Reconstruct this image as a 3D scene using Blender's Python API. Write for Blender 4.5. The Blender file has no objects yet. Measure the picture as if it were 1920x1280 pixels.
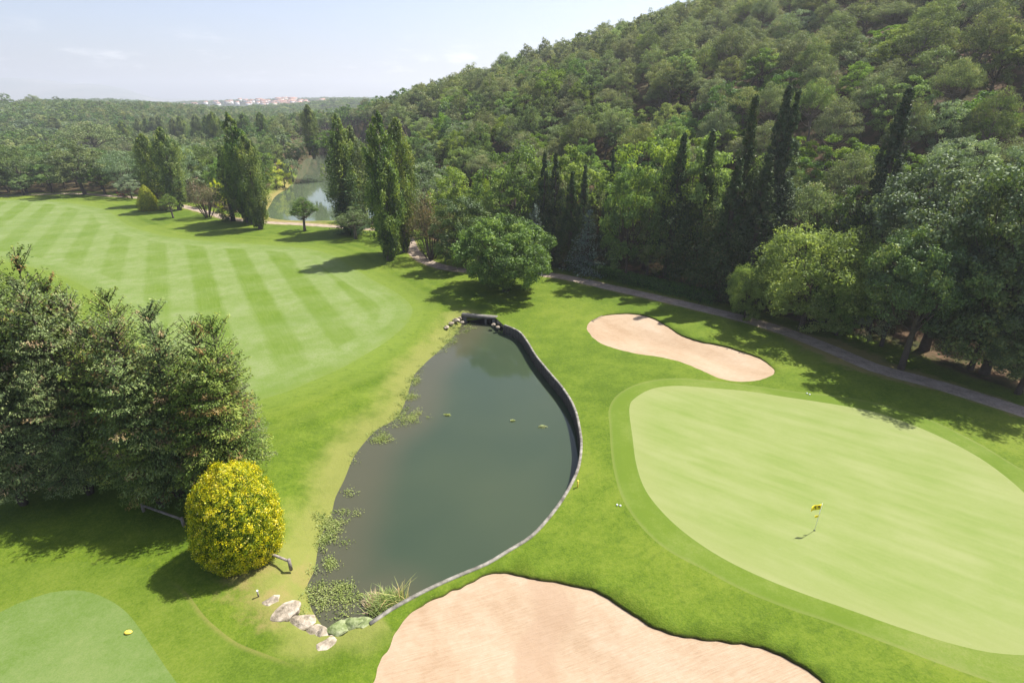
import bpy, math, random
import numpy as np
from mathutils import Vector
from mathutils.geometry import delaunay_2d_cdt

rng = np.random.default_rng(11)
random.seed(11)
scene = bpy.context.scene
COL = scene.collection
rad = math.radians

# ------------------------------------------------------------------ camera maths
CAM_H = 24.0
PITCH = rad(23.8)
CP, SP = math.cos(PITCH), math.sin(PITCH)
SUN_AZ, SUN_EL = rad(31.0), rad(57.5)          # azimuth measured from +X towards +Y
WATER = -1.1
LAKE_Z = -0.6


def ray(px, py):
    u, v = (px - 960) / 1000.0, (py - 640) / 1000.0
    return np.array((u, CP - v * SP, -SP - v * CP))


def flat(px, py, z=0.0):
    d = ray(px, py)
    t = (z - CAM_H) / d[2]
    return (d[0] * t, d[1] * t)


def poly(pts, z=0.0):
    return np.array([flat(a, b, z) for a, b in pts])


def spline(P, step, closed=True):
    """Catmull-Rom through P, resampled about every `step` metres"""
    P = np.asarray(P, float)
    n = len(P)
    out = []
    segs = n if closed else n - 1
    for i in range(segs):
        if closed:
            p0, p1, p2, p3 = P[(i - 1) % n], P[i], P[(i + 1) % n], P[(i + 2) % n]
        else:
            p0, p1, p2, p3 = P[max(i - 1, 0)], P[i], P[i + 1], P[min(i + 2, n - 1)]
        k = max(1, int(np.linalg.norm(p2 - p1) / step))
        for j in range(k):
            t = j / k
            out.append(0.5 * ((2 * p1) + (-p0 + p2) * t + (2 * p0 - 5 * p1 + 4 * p2 - p3) * t * t
                              + (-p0 + 3 * p1 - 3 * p2 + p3) * t ** 3))
    if not closed:
        out.append(P[-1])
    return np.array(out)


def inside(P, x, y):
    x = np.asarray(x, float)
    y = np.asarray(y, float)
    res = np.zeros(x.shape, bool)
    n = len(P)
    j = n - 1
    for i in range(n):
        xi, yi = P[i]
        xj, yj = P[j]
        if yi != yj:
            c = ((yi > y) != (yj > y)) & (x < (xj - xi) * (y - yi) / (yj - yi) + xi)
            res ^= c
        j = i
    return res


def dist_line(P, x, y, closed=True, arg=False):
    x = np.asarray(x, float).ravel()
    y = np.asarray(y, float).ravel()
    best = np.full(x.shape, 1e18)
    which = np.zeros(x.shape, int)
    n = len(P)
    for i in range(n if closed else n - 1):
        a, b = P[i], P[(i + 1) % n]
        ab = b - a
        L = max(ab @ ab, 1e-12)
        t = np.clip(((x - a[0]) * ab[0] + (y - a[1]) * ab[1]) / L, 0, 1)
        d = (x - a[0] - ab[0] * t) ** 2 + (y - a[1] - ab[1] * t) ** 2
        m = d < best
        best[m] = d[m]
        which[m] = i
    r = np.sqrt(best)
    return (r, which) if arg else r


def sstep(a, b, x):
    t = np.clip((x - a) / (b - a), 0, 1)
    return t * t * (3 - 2 * t)


# ------------------------------------------------------------------ outlines
GREEN = spline(poly([(1180, 765), (1192, 745), (1225, 728), (1270, 723), (1330, 727), (1400, 733), (1480, 745), (1560, 757),
    (1630, 770), (1700, 792), (1770, 822), (1840, 860), (1900, 905), (1950, 955), (1990, 1020), (2020, 1100), (2010, 1180),
    (1960, 1222), (1880, 1225), (1800, 1210), (1700, 1180), (1600, 1145), (1500, 1110), (1420, 1078), (1350, 1043),
    (1290, 1003), (1245, 963), (1210, 918), (1193, 870), (1186, 820)]), 0.5)
FRINGE = spline(poly([(1143, 800), (1142, 765), (1160, 738), (1200, 718), (1260, 709), (1330, 713), (1420, 724), (1500, 735),
    (1570, 742), (1650, 757), (1740, 785), (1830, 828), (1900, 870), (1960, 905), (2040, 960), (2120, 1050), (2150, 1150),
    (2120, 1260), (2050, 1310), (1950, 1310), (1850, 1275), (1760, 1243), (1660, 1205), (1560, 1168), (1470, 1138),
    (1390, 1105), (1320, 1068), (1250, 1030), (1200, 985), (1165, 930), (1148, 866)]), 0.5)
BUNKER_FAR = spline(poly([(1100, 617), (1106, 602), (1128, 591), (1167, 586), (1202, 588), (1229, 597), (1255, 612), (1277, 626),
    (1312, 638), (1351, 645), (1395, 658), (1426, 670), (1447, 685), (1454, 696), (1447, 704), (1421, 713), (1386, 715),
    (1356, 711), (1325, 699), (1299, 687), (1268, 676), (1233, 668), (1194, 663), (1150, 652), (1119, 639)]), 0.4)
BUNKER_NEAR = spline(poly([(698, 1280), (707, 1245), (726, 1213), (744, 1178), (776, 1139), (818, 1117), (872, 1093),
    (914, 1072), (955, 1070), (1001, 1079), (1070, 1091), (1120, 1105), (1162, 1128), (1198, 1153), (1230, 1171), (1276, 1185),
    (1322, 1193), (1368, 1198), (1423, 1206), (1460, 1220), (1496, 1238), (1529, 1258), (1551, 1280), (1570, 1330),
    (1500, 1400), (1100, 1450), (760, 1400), (690, 1340)]), 0.3)
TEE = spline(poly([(0, 1147), (30, 1132), (62, 1120), (95, 1110), (125, 1106), (155, 1107), (185, 1115), (215, 1130),
    (240, 1150), (265, 1182), (287, 1215), (312, 1252), (332, 1280), (380, 1350), (350, 1430), (0, 1450), (-200, 1350), (-150, 1210)]), 0.4)
SURROUND = spline(poly([(312, 1082), (350, 1110), (382, 1152), (412, 1180), (447, 1205), (490, 1222), (560, 1250), (640, 1300),
    (640, 1480), (300, 1500), (-300, 1480), (-420, 1200), (-200, 1085), (0, 1062), (150, 1052), (250, 1060)]), 0.5)
FAIRWAY = spline(poly([(-250, 402), (-60, 379), (0, 375), (90, 376), (150, 383), (190, 391), (212, 401), (225, 413), (250, 426),
    (290, 438), (340, 447), (420, 454), (500, 459), (570, 465), (620, 477), (655, 498), (700, 525), (745, 550), (772, 575),
    (766, 602), (740, 628), (700, 655), (650, 685), (590, 712), (540, 733), (480, 752), (400, 775), (320, 765), (262, 720),
    (235, 650), (215, 590), (170, 545), (110, 515), (40, 497), (-60, 480), (-300, 470)]), 1.0)
SHORE = spline(poly([(866, 607), (852, 629), (825, 656), (799, 679), (777, 703), (767, 730), (756, 762), (740, 786),
    (708, 804), (687, 825), (663, 857), (645, 900), (629, 932), (621, 964), (600, 1011), (589, 1070), (576, 1096), (581, 1134),
    (602, 1170), (613, 1183), (640, 1170), (675, 1166), (697, 1165)], WATER), 0.5, closed=False)
WALL_OUT = spline(poly([(696, 1172), (732, 1147), (776, 1122), (820, 1100), (870, 1078), (915, 1059), (958, 1033), (1000, 1006),
    (1038, 964), (1064, 926), (1085, 884), (1092, 847), (1091, 815), (1080, 767), (1059, 730), (1032, 698), (1006, 666),
    (990, 640), (974, 621), (947, 609)]), 0.5, closed=False)


def offset(P, d, closed):
    P = np.asarray(P)
    if closed:
        T = np.roll(P, -1, 0) - np.roll(P, 1, 0)
    else:
        T = np.gradient(P, axis=0)
    T /= np.linalg.norm(T, axis=1)[:, None] + 1e-12
    return P + d * np.stack((-T[:, 1], T[:, 0]), 1)


WALL_T = 0.18
WALL_IN = offset(WALL_OUT, WALL_T, False)      # the pond lies to the left of the wall's run
if np.mean(dist_line(SHORE, *WALL_IN.T, closed=False)) > np.mean(dist_line(SHORE, *WALL_OUT.T, closed=False)):
    WALL_IN = offset(WALL_OUT, -WALL_T, False)
CULV = np.array([flat(928, 603, -0.6), flat(869, 598, -0.6)])          # face of the culvert, right to left
POND = np.concatenate((SHORE, WALL_IN, CULV))
WALL_STRIP = np.concatenate((WALL_IN, WALL_OUT[::-1]))
LAKE = spline(poly([(500, 405), (540, 413), (620, 414), (700, 408), (735, 385), (725, 350), (700, 320), (668, 300), (630, 293), (600, 292),
    (580, 296), (570, 302), (563, 314), (556, 332), (541, 351), (518, 367), (508, 382)], LAKE_Z), 1.5)
PATH = spline(poly([(-300, 376), (-200, 372), (-60, 369), (0, 368), (60, 365), (147, 363), (200, 367), (262, 371), (300, 378), (340, 386), (399, 401),
    (430, 410), (500, 417), (560, 420), (620, 424), (680, 429), (730, 432), (758, 440), (768, 455), (776, 472), (797, 489),
    (832, 501), (870, 507), (930, 511), (1000, 513), (1060, 520), (1150, 540), (1240, 560), (1320, 579), (1400, 599), (1480, 624), (1560, 655),
    (1640, 689), (1740, 716), (1830, 743), (1920, 772), (2050, 815), (2300, 900)]), 1.2, closed=False)
PATH_W = 1.15
PATH_POLY = np.concatenate((offset(PATH, PATH_W, False), offset(PATH, -PATH_W, False)[::-1]))
WOOD_SIDE = np.concatenate((PATH, [[400, -40], [9000, -40], [9000, 9000], [-9000, 9000], [-9000, PATH[0][1]]]))

def ragged(P, amp):
    n = len(P)
    q = rng.normal(size=n)
    q = np.convolve(np.concatenate((q[-2:], q, q[:2])), [.25, .6, 1, .6, .25], 'valid')
    return offset(P, 1, True) * 0 + P + (offset(P, 1, True) - P) * (q * amp)[:, None]


def fine_loop(P, step):
    return spline(P[::2], step)


BUNKER_FAR = ragged(fine_loop(BUNKER_FAR, .16), .018)
BUNKER_NEAR = ragged(fine_loop(BUNKER_NEAR, .14), .022)

# ------------------------------------------------------------------ terrain height
def hill_sr(x, y):
    return ((x - 44) + (y - 39.6)) * .70711, (-(x - 44) + (y - 39.6)) * .70711


def gauss(x, y, cx, cy, sx, sy):
    return np.exp(-.5 * (((x - cx) / sx) ** 2 + ((y - cy) / sy) ** 2))


def wav(x, y, k, p):
    return np.sin(x * k + p) * np.cos(y * k * 1.13 + p * 2.1) + .5 * np.sin(x * k * 2.1 + y * k * 1.7 + p)


def height(x, y):
    x = np.asarray(x, float)
    y = np.asarray(y, float)
    s, r = hill_sr(x, y)
    crest = np.interp(r, [-260, -100, 0, 50, 115, 172, 244, 294, 340, 420, 520],
                      [60, 70, 68, 62, 51, 40, 25, 16.5, 10, 4, 0])
    t = (s - 7) / 140.
    f = np.where(t < 0, 0, np.where(t < 1, .35 * np.sin(np.pi / 2 * np.clip(t, 0, 1)) + .65 * np.clip(t, 0, 1),
                                     np.clip(1 - (t - 1) * .55, .15, 1)))
    f = f * sstep(0, .12, t)
    z = crest * f + sstep(15, 50, s) * 1.3 * wav(x, y, .07, .4) * np.clip(crest / 40, 0, 1)
    far = sstep(170, 420, y)
    z = z + far * (17 * gauss(x, y, -560, 640, 210, 170) + 9 * gauss(x, y, -330, 480, 120, 120))
    z = z + 28 * gauss(x, y, -850, 1180, 180, 150) + 27 * gauss(x, y, -225, 930, 130, 110)
    z = z + 32 * gauss(x, y, -720, 1800, 420, 170) + 20 * gauss(x, y, -300, 1900, 260, 150) + 10 * gauss(x, y, -1500, 1500, 400, 300)
    z = z + far * .8 * wav(x, y, .02, 1.0)
    return z


SHORE_W = np.interp(np.linspace(0, 1, len(SHORE)), [0, .08, .2, .7, .8, .85, 1], [1.6, 3.0, 6.5, 6.0, 4.0, 1.6, .9])


def full_height(x, y):
    """terrain with the pond bank, the lake bank and gentle lawn swells"""
    x = np.asarray(x, float).ravel()
    y = np.asarray(y, float).ravel()
    z = height(x, y)
    d, i = dist_line(SHORE, x, y, False, True)
    w = SHORE_W[np.clip(i, 0, len(SHORE_W) - 1)]
    z = z + WATER * (1 - sstep(0, 1, d / w)) ** 1.0 * np.where(d < w, 1, 0)
    near = (np.abs(x + 80) < 120) & (y > 100) & (y < 340)
    if near.any():
        dl = np.full(x.shape, 99.)
        dl[near] = dist_line(LAKE, x[near], y[near])
        z = np.where(dl < 3, np.minimum(z, 0) * 0 + LAKE_Z * (1 - sstep(0, 3, dl)) + z * sstep(0, 3, dl), z)
    return z


def ground(px, py):
    """the terrain point seen at a pixel of the photograph"""
    d = ray(px, py)
    t, prev = 8.0, 8.0
    while t < 6000:
        p = d * t
        if CAM_H + p[2] < float(height(p[0], p[1])):
            lo, hi = prev, t
            for _ in range(30):
                m = (lo + hi) / 2
                q = d * m
                if CAM_H + q[2] < float(height(q[0], q[1])):
                    hi = m
                else:
                    lo = m
            return d[0] * hi, d[1] * hi
        prev = t
        t *= 1.02
    return d[0] * t, d[1] * t


def z_at(x, y):
    return float(full_height(x, y)[0])


def top_z(y, py):
    k = (640 - py) / 1000.
    return CAM_H + y * (k * CP - SP) / (CP + k * SP)


def project(x, y, z):
    dep = y * CP - (z - CAM_H) * SP
    return 960 + 1000 * x / dep, 640 - 1000 * (y * SP + (z - CAM_H) * CP) / dep, dep


# ------------------------------------------------------------------ object helpers
def tag(o, label=None, cat=None, group=None, kind=None):
    if label: o['label'] = label
    if cat: o['category'] = cat
    if group: o['group'] = group
    if kind: o['kind'] = kind
    return o


def mesh_np(name, V, F, mat=None, attrs=None, smooth=False):
    """V (n,3); F (m,k) with one k, or list of arrays"""
    me = bpy.data.meshes.new(name)
    V = np.asarray(V, np.float32)
    Fs = F if isinstance(F, list) else [F]
    Fs = [np.asarray(f, np.int32) for f in Fs if len(f)]
    loops = np.concatenate([f.ravel() for f in Fs])
    sizes = np.concatenate([np.full(len(f), f.shape[1], np.int32) for f in Fs])
    starts = np.concatenate(([0], np.cumsum(sizes)[:-1])).astype(np.int32)
    me.vertices.add(len(V))
    me.vertices.foreach_set('co', V.ravel())
    me.loops.add(len(loops))
    me.loops.foreach_set('vertex_index', loops)
    me.polygons.add(len(sizes))
    me.polygons.foreach_set('loop_start', starts)
    me.update(calc_edges=True)
    for k, (dom, val) in (attrs or {}).items():
        a = me.attributes.new(k, 'FLOAT', dom)
        a.data.foreach_set('value', np.asarray(val, np.float32))
    if smooth:
        me.polygons.foreach_set('use_smooth', np.ones(len(sizes), bool))
    if mat:
        me.materials.append(mat)
    me.validate()
    return me


def obj(name, me, parent=None, loc=None):
    o = bpy.data.objects.new(name, me)
    COL.objects.link(o)
    if parent is not None:
        o.parent = parent
    if loc is not None:
        o.location = loc
    return o


def empty(name, loc, rz=0, sc=None):
    o = bpy.data.objects.new(name, None)
    o.empty_display_size = .3
    COL.objects.link(o)
    o.location = loc
    o.rotation_euler = (0, 0, rz)
    if sc is not None:
        o.scale = sc
    return o


class MB:
    """collects tubes, boxes and leaf cards into one mesh"""
    def __init__(self):
        self.V, self.T, self.Q, self.tt, self.tq, self.n = [], [], [], [], [], 0

    def add(self, V, Q=None, T=None, tint=.5):
        V = np.asarray(V, float).reshape(-1, 3)
        if Q is not None and len(Q):
            Q = np.asarray(Q, int)
            self.Q.append(Q + self.n)
            self.tq.append(np.broadcast_to(tint, len(Q)))
        if T is not None and len(T):
            T = np.asarray(T, int)
            self.T.append(T + self.n)
            self.tt.append(np.broadcast_to(tint, len(T)))
        self.V.append(V)
        self.n += len(V)

    def tube(self, pts, radii, sides=6, tint=.5, cap=True):
        pts = np.asarray(pts, float)
        m = len(pts)
        radii = np.broadcast_to(np.asarray(radii, float), m)
        tan = np.gradient(pts, axis=0)
        tan /= np.linalg.norm(tan, axis=1)[:, None] + 1e-9
        ref = np.array((0, 0, 1.)) if abs(tan[0][2]) < .8 else np.array((1., 0, 0))
        a = np.cross(tan, ref)
        a /= np.linalg.norm(a, axis=1)[:, None] + 1e-9
        b = np.cross(tan, a)
        th = np.arange(sides) / sides * 2 * np.pi
        ring = pts[:, None] + radii[:, None, None] * (np.cos(th)[None, :, None] * a[:, None] + np.sin(th)[None, :, None] * b[:, None])
        i = np.arange(m - 1)[:, None] * sides
        j = np.arange(sides)[None]
        k = (j + 1) % sides
        Q = np.stack((i + j, i + k, i + sides + k, i + sides + j), -1).reshape(-1, 4)
        V = ring.reshape(-1, 3)
        T = None
        if cap:
            V = np.concatenate((V, pts[:1], pts[-1:]))
            c0, c1 = m * sides, m * sides + 1
            T = [(c0, (q + 1) % sides, q) for q in range(sides)] + [(c1, (m - 1) * sides + q, (m - 1) * sides + (q + 1) % sides) for q in range(sides)]
        self.add(V, Q, T, tint)

    def box(self, c, size, rz=0., tint=.5):
        s = np.array([(-1, -1, -1), (1, -1, -1), (1, 1, -1), (-1, 1, -1), (-1, -1, 1), (1, -1, 1), (1, 1, 1), (-1, 1, 1)]) * np.asarray(size) / 2
        co, si = math.cos(rz), math.sin(rz)
        s = np.stack((s[:, 0] * co - s[:, 1] * si, s[:, 0] * si + s[:, 1] * co, s[:, 2]), 1) + np.asarray(c)
        self.add(s, [(0, 3, 2, 1), (4, 5, 6, 7), (0, 1, 5, 4), (1, 2, 6, 5), (2, 3, 7, 6), (3, 0, 4, 7)], tint=tint)

    def leaves(self, P, Nrm, L, W, tint, along=None):
        """rhombic cards; `along` biases the long axis"""
        P = np.asarray(P, float)
        n = len(P)
        if n == 0:
            return
        Nrm = Nrm / (np.linalg.norm(Nrm, axis=1)[:, None] + 1e-9)
        d = rng.normal(size=(n, 3)) if along is None else along + rng.normal(size=(n, 3)) * .35
        a = d - (d * Nrm).sum(1)[:, None] * Nrm
        a /= np.linalg.norm(a, axis=1)[:, None] + 1e-9
        b = np.cross(Nrm, a)
        L = np.broadcast_to(L, n)[:, None] * .5
        W = np.broadcast_to(W, n)[:, None] * .5
        V = np.stack((P - a * L, P + b * W - a * L * .1, P + a * L, P - b * W - a * L * .1), 1).reshape(-1, 3)
        self.add(V, np.arange(4 * n).reshape(-1, 4), tint=np.broadcast_to(tint, n))

    def mesh(self, name, mat, smooth=False):
        F, t = [], []
        if self.T: F.append(np.concatenate(self.T)); t.append(np.concatenate(self.tt))
        if self.Q: F.append(np.concatenate(self.Q)); t.append(np.concatenate(self.tq))
        return mesh_np(name, np.concatenate(self.V), F, mat, {'tint': ('FACE', np.concatenate(t))}, smooth)


# ------------------------------------------------------------------ materials
class NT:
    def __init__(self, name):
        self.mat = bpy.data.materials.new(name)
        self.mat.use_nodes = True
        self.t = self.mat.node_tree
        self.t.nodes.clear()
        self.out = self.n('ShaderNodeOutputMaterial')

    def n(self, typ, **kw):
        nd = self.t.nodes.new(typ)
        for k, v in kw.items():
            setattr(nd, k, v)
        return nd

    def l(self, a, b):
        self.t.links.new(a, b)

    def val(self, sock, v):
        if isinstance(v, bpy.types.NodeSocket):
            self.l(v, sock)
        else:
            if isinstance(v, tuple) and len(v) == 3 and sock.type == 'RGBA':
                v = v + (1,)
            sock.default_value = v

    def math(self, op, a, b=None, c=None, clamp=False):
        nd = self.n('ShaderNodeMath', operation=op, use_clamp=clamp)
        self.val(nd.inputs[0], a)
        if b is not None: self.val(nd.inputs[1], b)
        if c is not None: self.val(nd.inputs[2], c)
        return nd.outputs[0]

    def noise(self, scale, detail=3, rough=.55, vec=None, dist=0.):
        nd = self.n('ShaderNodeTexNoise')
        nd.inputs['Scale'].default_value = scale
        nd.inputs['Detail'].default_value = detail
        nd.inputs['Roughness'].default_value = rough
        nd.inputs['Distortion'].default_value = dist
        self.l(vec if vec is not None else self.pos(), nd.inputs['Vector'])
        return nd.outputs['Fac']

    def pos(self):
        if not hasattr(self, '_pos'):
            self._pos = self.n('ShaderNodeNewGeometry').outputs['Position']
        return self._pos

    def mapped(self, rz, scale, loc=(0, 0, 0)):
        m = self.n('ShaderNodeMapping', vector_type='TEXTURE')   # x runs along the direction rz
        scale = tuple(1 / v for v in scale)
        self.l(self.pos(), m.inputs['Vector'])
        m.inputs['Rotation'].default_value = (0, 0, rz)
        m.inputs['Scale'].default_value = scale
        m.inputs['Location'].default_value = loc
        return m.outputs[0]

    def attr(self, name):
        return self.n('ShaderNodeAttribute', attribute_name=name).outputs['Fac']

    def mix(self, f, a, b, blend='MIX'):
        nd = self.n('ShaderNodeMix', data_type='RGBA', blend_type=blend)
        self.val(nd.inputs[0], f)
        self.val(nd.inputs[6], a)
        self.val(nd.inputs[7], b)
        return nd.outputs[2]

    def ramp(self, f, stops, interp='LINEAR'):
        nd = self.n('ShaderNodeValToRGB')
        cr = nd.color_ramp
        cr.interpolation = interp
        while len(cr.elements) < len(stops):
            cr.elements.new(.5)
        for e, (p, c) in zip(cr.elements, stops):
            e.position = p
            e.color = tuple(c) + (1,) if len(c) == 3 else c
        self.val(nd.inputs[0], f)
        return nd.outputs[0]

    def smooth(self, f, a, b, lo=0., hi=1.):
        nd = self.n('ShaderNodeMapRange', interpolation_type='SMOOTHSTEP')
        self.val(nd.inputs[0], f)
        nd.inputs[1].default_value, nd.inputs[2].default_value = a, b
        nd.inputs[3].default_value, nd.inputs[4].default_value = lo, hi
        return nd.outputs[0]

    def bump(self, h, strength, dist):
        nd = self.n('ShaderNodeBump')
        nd.inputs['Strength'].default_value = strength
        nd.inputs['Distance'].default_value = dist
        self.l(h, nd.inputs['Height'])
        return nd.outputs[0]

    def principled(self, col, rough=.9, normal=None, spec=.2, dim=None, **kw):
        p = self.n('ShaderNodeBsdfPrincipled')
        if dim is not None:
            col = self.mix(1., col, dim, 'MULTIPLY')
        self.val(p.inputs['Base Color'], col)
        self.val(p.inputs['Roughness'], rough)
        p.inputs['Specular IOR Level'].default_value = spec
        for k, v in kw.items():
            self.val(p.inputs[k], v)
        if normal is not None:
            self.l(normal, p.inputs['Normal'])
        self.l(p.outputs[0], self.out.inputs[0])
        return self.mat


def leaf_mat(name, stops, transl=.32, gloss=.02, hue=.03, val=.3, rough=.55):
    m = NT(name)
    stops = [(p, tuple(min(.8, v * LEAF) for v in c)) for p, c in stops]
    transl = min(.5, transl * 1.4)
    col = m.ramp(m.attr('tint'), stops)
    info = m.n('ShaderNodeObjectInfo').outputs['Random']
    h = m.n('ShaderNodeHueSaturation')
    m.val(h.inputs['Hue'], m.math('MULTIPLY_ADD', info, hue, .5 - hue / 2))
    r2 = m.math('FRACT', m.math('MULTIPLY', info, 17.31))
    m.val(h.inputs['Value'], m.math('MULTIPLY_ADD', r2, val, 1 - val / 2))
    r3 = m.math('FRACT', m.math('MULTIPLY', info, 41.77))
    m.val(h.inputs['Saturation'], m.math('MULTIPLY_ADD', r3, .35, .8))
    m.l(col, h.inputs['Color'])
    c = h.outputs[0]
    d = m.n('ShaderNodeBsdfDiffuse')
    m.l(c, d.inputs[0])
    t = m.n('ShaderNodeBsdfTranslucent')
    tc = m.mix(1., c, (1.0, 1.0, .55), 'MULTIPLY')
    m.l(tc, t.inputs[0])
    s = m.n('ShaderNodeMixShader')
    s.inputs[0].default_value = transl
    m.l(d.outputs[0], s.inputs[1])
    m.l(t.outputs[0], s.inputs[2])
    g = m.n('ShaderNodeBsdfGlossy')
    g.inputs['Roughness'].default_value = rough
    g.inputs['Color'].default_value = (.8, .85, .8, 1)
    s2 = m.n('ShaderNodeMixShader')
    s2.inputs[0].default_value = gloss
    m.l(s.outputs[0], s2.inputs[1])
    m.l(g.outputs[0], s2.inputs[2])
    m.l(s2.outputs[0], m.out.inputs[0])
    return m.mat


def bark_mat(name, a, b):
    m = NT(name)
    c = m.n('ShaderNodeTexCoord').outputs['Object']
    f = m.noise(3.0, 4, .65, c)
    f2 = m.noise(14.0, 2, .6, c)
    return m.principled(m.mix(m.math('MULTIPLY', f, f2, clamp=False), b, a), .95, m.bump(f2, .6, .03), .1)


def grass_base(m, dark, mid, light, big=.045, fine=1.0):
    """natural turf: broad patches, metre-size mottling and blade-scale grain"""
    n1 = m.noise(big, 3, .6)
    n2 = m.noise(.45, 4, .65)
    n3 = m.noise(3.2, 3, .7)
    f = m.math('ADD', m.math('MULTIPLY', n1, .55), m.math('ADD', m.math('MULTIPLY', n2, .3), m.math('MULTIPLY', n3, .25 * fine)))
    n4 = m.noise(9.5, 2, .8)
    f = m.math('ADD', f, m.math('MULTIPLY', m.math('SUBTRACT', n4, .5), .32 * fine))
    return m.ramp(f, [(.465, dark), (.55, mid), (.635, light)]), n2, n3


MAT = {}
LEAF = 1.45
TURF = (.62, .50, .46)         # keeps turf and sand at the reflectance they have in sunlight


def build_materials():
    # rough turf, with forest floor, worn banks, dry verge as ground types; bunker lips are soil with painted shade
    m = NT('rough_turf')
    c, n2, n3 = grass_base(m, (.088, .185, .010), (.135, .255, .018), (.19, .31, .035))
    mow = m.math('SINE', m.math('MULTIPLY', m.attr('fair'), 2.6))
    mowm = m.math('MULTIPLY', m.smooth(m.attr('fair'), 14, 4), m.smooth(m.attr('fair'), .4, 1.5))
    c = m.mix(m.math('MULTIPLY', m.math('MULTIPLY_ADD', mow, .5, .5), m.math('MULTIPLY', mowm, .28)), c, (.23, .36, .06))
    cut = m.smooth(m.math('ADD', m.attr('fair'), m.math('MULTIPLY', m.math('SUBTRACT', n2, .5), 2.)), 4.0, .3)
    c = m.mix(m.math('MULTIPLY', cut, .7), c, (.20, .34, .055))
    sw = m.noise(1.2, 3, .6, m.mapped(.5, (.5, 2.4, 1)))
    c = m.mix(m.smooth(sw, .5, .75, 0, .35), c, (.07, .16, .012))
    cl = m.noise(1.3, 3, .65)
    c = m.mix(m.smooth(cl, .56, .68, 0, .38), c, (.075, .165, .012))
    sp = m.noise(5.5, 2, .7)
    c = m.mix(m.smooth(sp, .63, .72, 0, .4), c, (.25, .31, .07))
    bank = m.math('ADD', m.attr('bank'), m.math('MULTIPLY', m.math('SUBTRACT', n2, .5), .9))
    c = m.mix(m.smooth(bank, .38, 1.0, 0, .85), c, (.27, .345, .10))
    dry = m.math('ADD', m.attr('dry'), m.math('MULTIPLY', m.math('SUBTRACT', m.noise(.7, 4, .7), .5), 1.3))
    c = m.mix(m.smooth(dry, .45, .95, 0, .85), c, (.34, .335, .14))
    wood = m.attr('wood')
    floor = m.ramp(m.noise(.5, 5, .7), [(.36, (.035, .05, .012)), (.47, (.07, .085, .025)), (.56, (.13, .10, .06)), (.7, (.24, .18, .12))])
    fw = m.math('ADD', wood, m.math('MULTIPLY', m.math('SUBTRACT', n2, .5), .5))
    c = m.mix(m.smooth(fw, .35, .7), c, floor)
    farc = m.ramp(m.noise(.012, 4, .6), [(.35, (.035, .06, .02)), (.6, (.06, .09, .03)), (.7, (.14, .16, .07))])
    c = m.mix(m.attr('far'), c, farc)
    c = m.mix(m.attr('lip'), c, (.05, .045, .02))  # dark soil on the lip, which also paints shade along the far rim
    h = m.math('ADD', m.noise(9., 3, .7), m.math('MULTIPLY', n3, 1.2))
    MAT['rough'] = m.principled(c, .9, m.bump(h, .55, .06), .15, dim=(.62, .508, .44))

    # mown fairway: bands along the mower's run, cross bands, contour cut round the edge
    m = NT('fairway_turf')
    wob = m.math('MULTIPLY', m.math('SUBTRACT', m.noise(.05, 2, .5), .5), 1.6)
    sep = m.n('ShaderNodeSeparateXYZ')
    m.l(m.pos(), sep.inputs[0])
    q = m.math('ADD', m.math('MULTIPLY', sep.outputs[0], .856), m.math('MULTIPLY', sep.outputs[1], .517))
    q = m.math('ADD', q, m.math('MULTIPLY', wob, .35))
    q = m.math('ADD', q, m.math('MULTIPLY', m.math('SUBTRACT', m.noise(1.4, 2, .6), .5), .5))
    A = flat(276, 467)
    ph = -(A[0] * .856 + A[1] * .517)
    st = m.math('SINE', m.math('MULTIPLY', m.math('ADD', q, ph), 2 * math.pi / 6.1))
    st = m.smooth(st, -.45, .45)
    q2 = m.math('ADD', m.math('MULTIPLY', sep.outputs[0], -.42), m.math('MULTIPLY', sep.outputs[1], .907))
    cr = m.smooth(m.math('SINE', m.math('MULTIPLY', m.math('ADD', q2, m.math('MULTIPLY', wob, 2.)), 2 * math.pi / 9.5)), -.8, .8)
    e = m.attr('edge')
    inner = m.smooth(m.math('ADD', e, wob), 3.6, 4.2)
    ring = m.smooth(m.math('SINE', m.math('MULTIPLY', e, 2 * math.pi / 4.2)), -.5, .5)
    amp = m.smooth(m.noise(.035, 2, .5), .3, .65, .45, 1.)
    dark = m.math('ADD', m.math('MULTIPLY', m.math('MULTIPLY', st, inner), m.math('MULTIPLY', amp, .72)),
                  m.math('MULTIPLY', m.math('SUBTRACT', 1., inner), m.math('MULTIPLY', ring, .28)))
    dark = m.math('ADD', dark, m.math('MULTIPLY', cr, .22))
    n2 = m.noise(.5, 4, .65)
    tr = m.noise(1.6, 3, .65, m.mapped(2.113, (.16, 3.5, 1)))
    n3 = m.noise(4.5, 3, .75)
    pat = m.noise(.06, 3, .6)
    light = m.ramp(m.math('ADD', m.math('MULTIPLY', n2, .5), m.math('MULTIPLY', n3, .5)), [(.39, (.23, .385, .075)), (.5, (.28, .43, .12)), (.61, (.33, .46, .18))])
    darkc = m.ramp(m.math('ADD', m.math('MULTIPLY', n2, .5), m.math('MULTIPLY', tr, .5)), [(.38, (.145, .285, .012)), (.5, (.175, .325, .022)), (.62, (.205, .355, .045))])
    c = m.mix(m.math('MULTIPLY', dark, 1., clamp=True), light, darkc)
    c = m.mix(m.smooth(pat, .52, .72, 0, .3), c, (.16, .31, .04))
    c = m.mix(m.smooth(tr, .55, .75, 0, .22), c, (.33, .46, .17))
    c = m.mix(m.smooth(m.math('ADD', e, m.math('MULTIPLY', m.math('SUBTRACT', n2, .5), 2.5)), 1.6, -.4, 0, .65), c, (.235, .375, .06))
    MAT['fairway'] = m.principled(c, .88, m.bump(m.noise(11., 3, .7), .3, .04), .15, dim=(.485, .422, .43))

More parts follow.
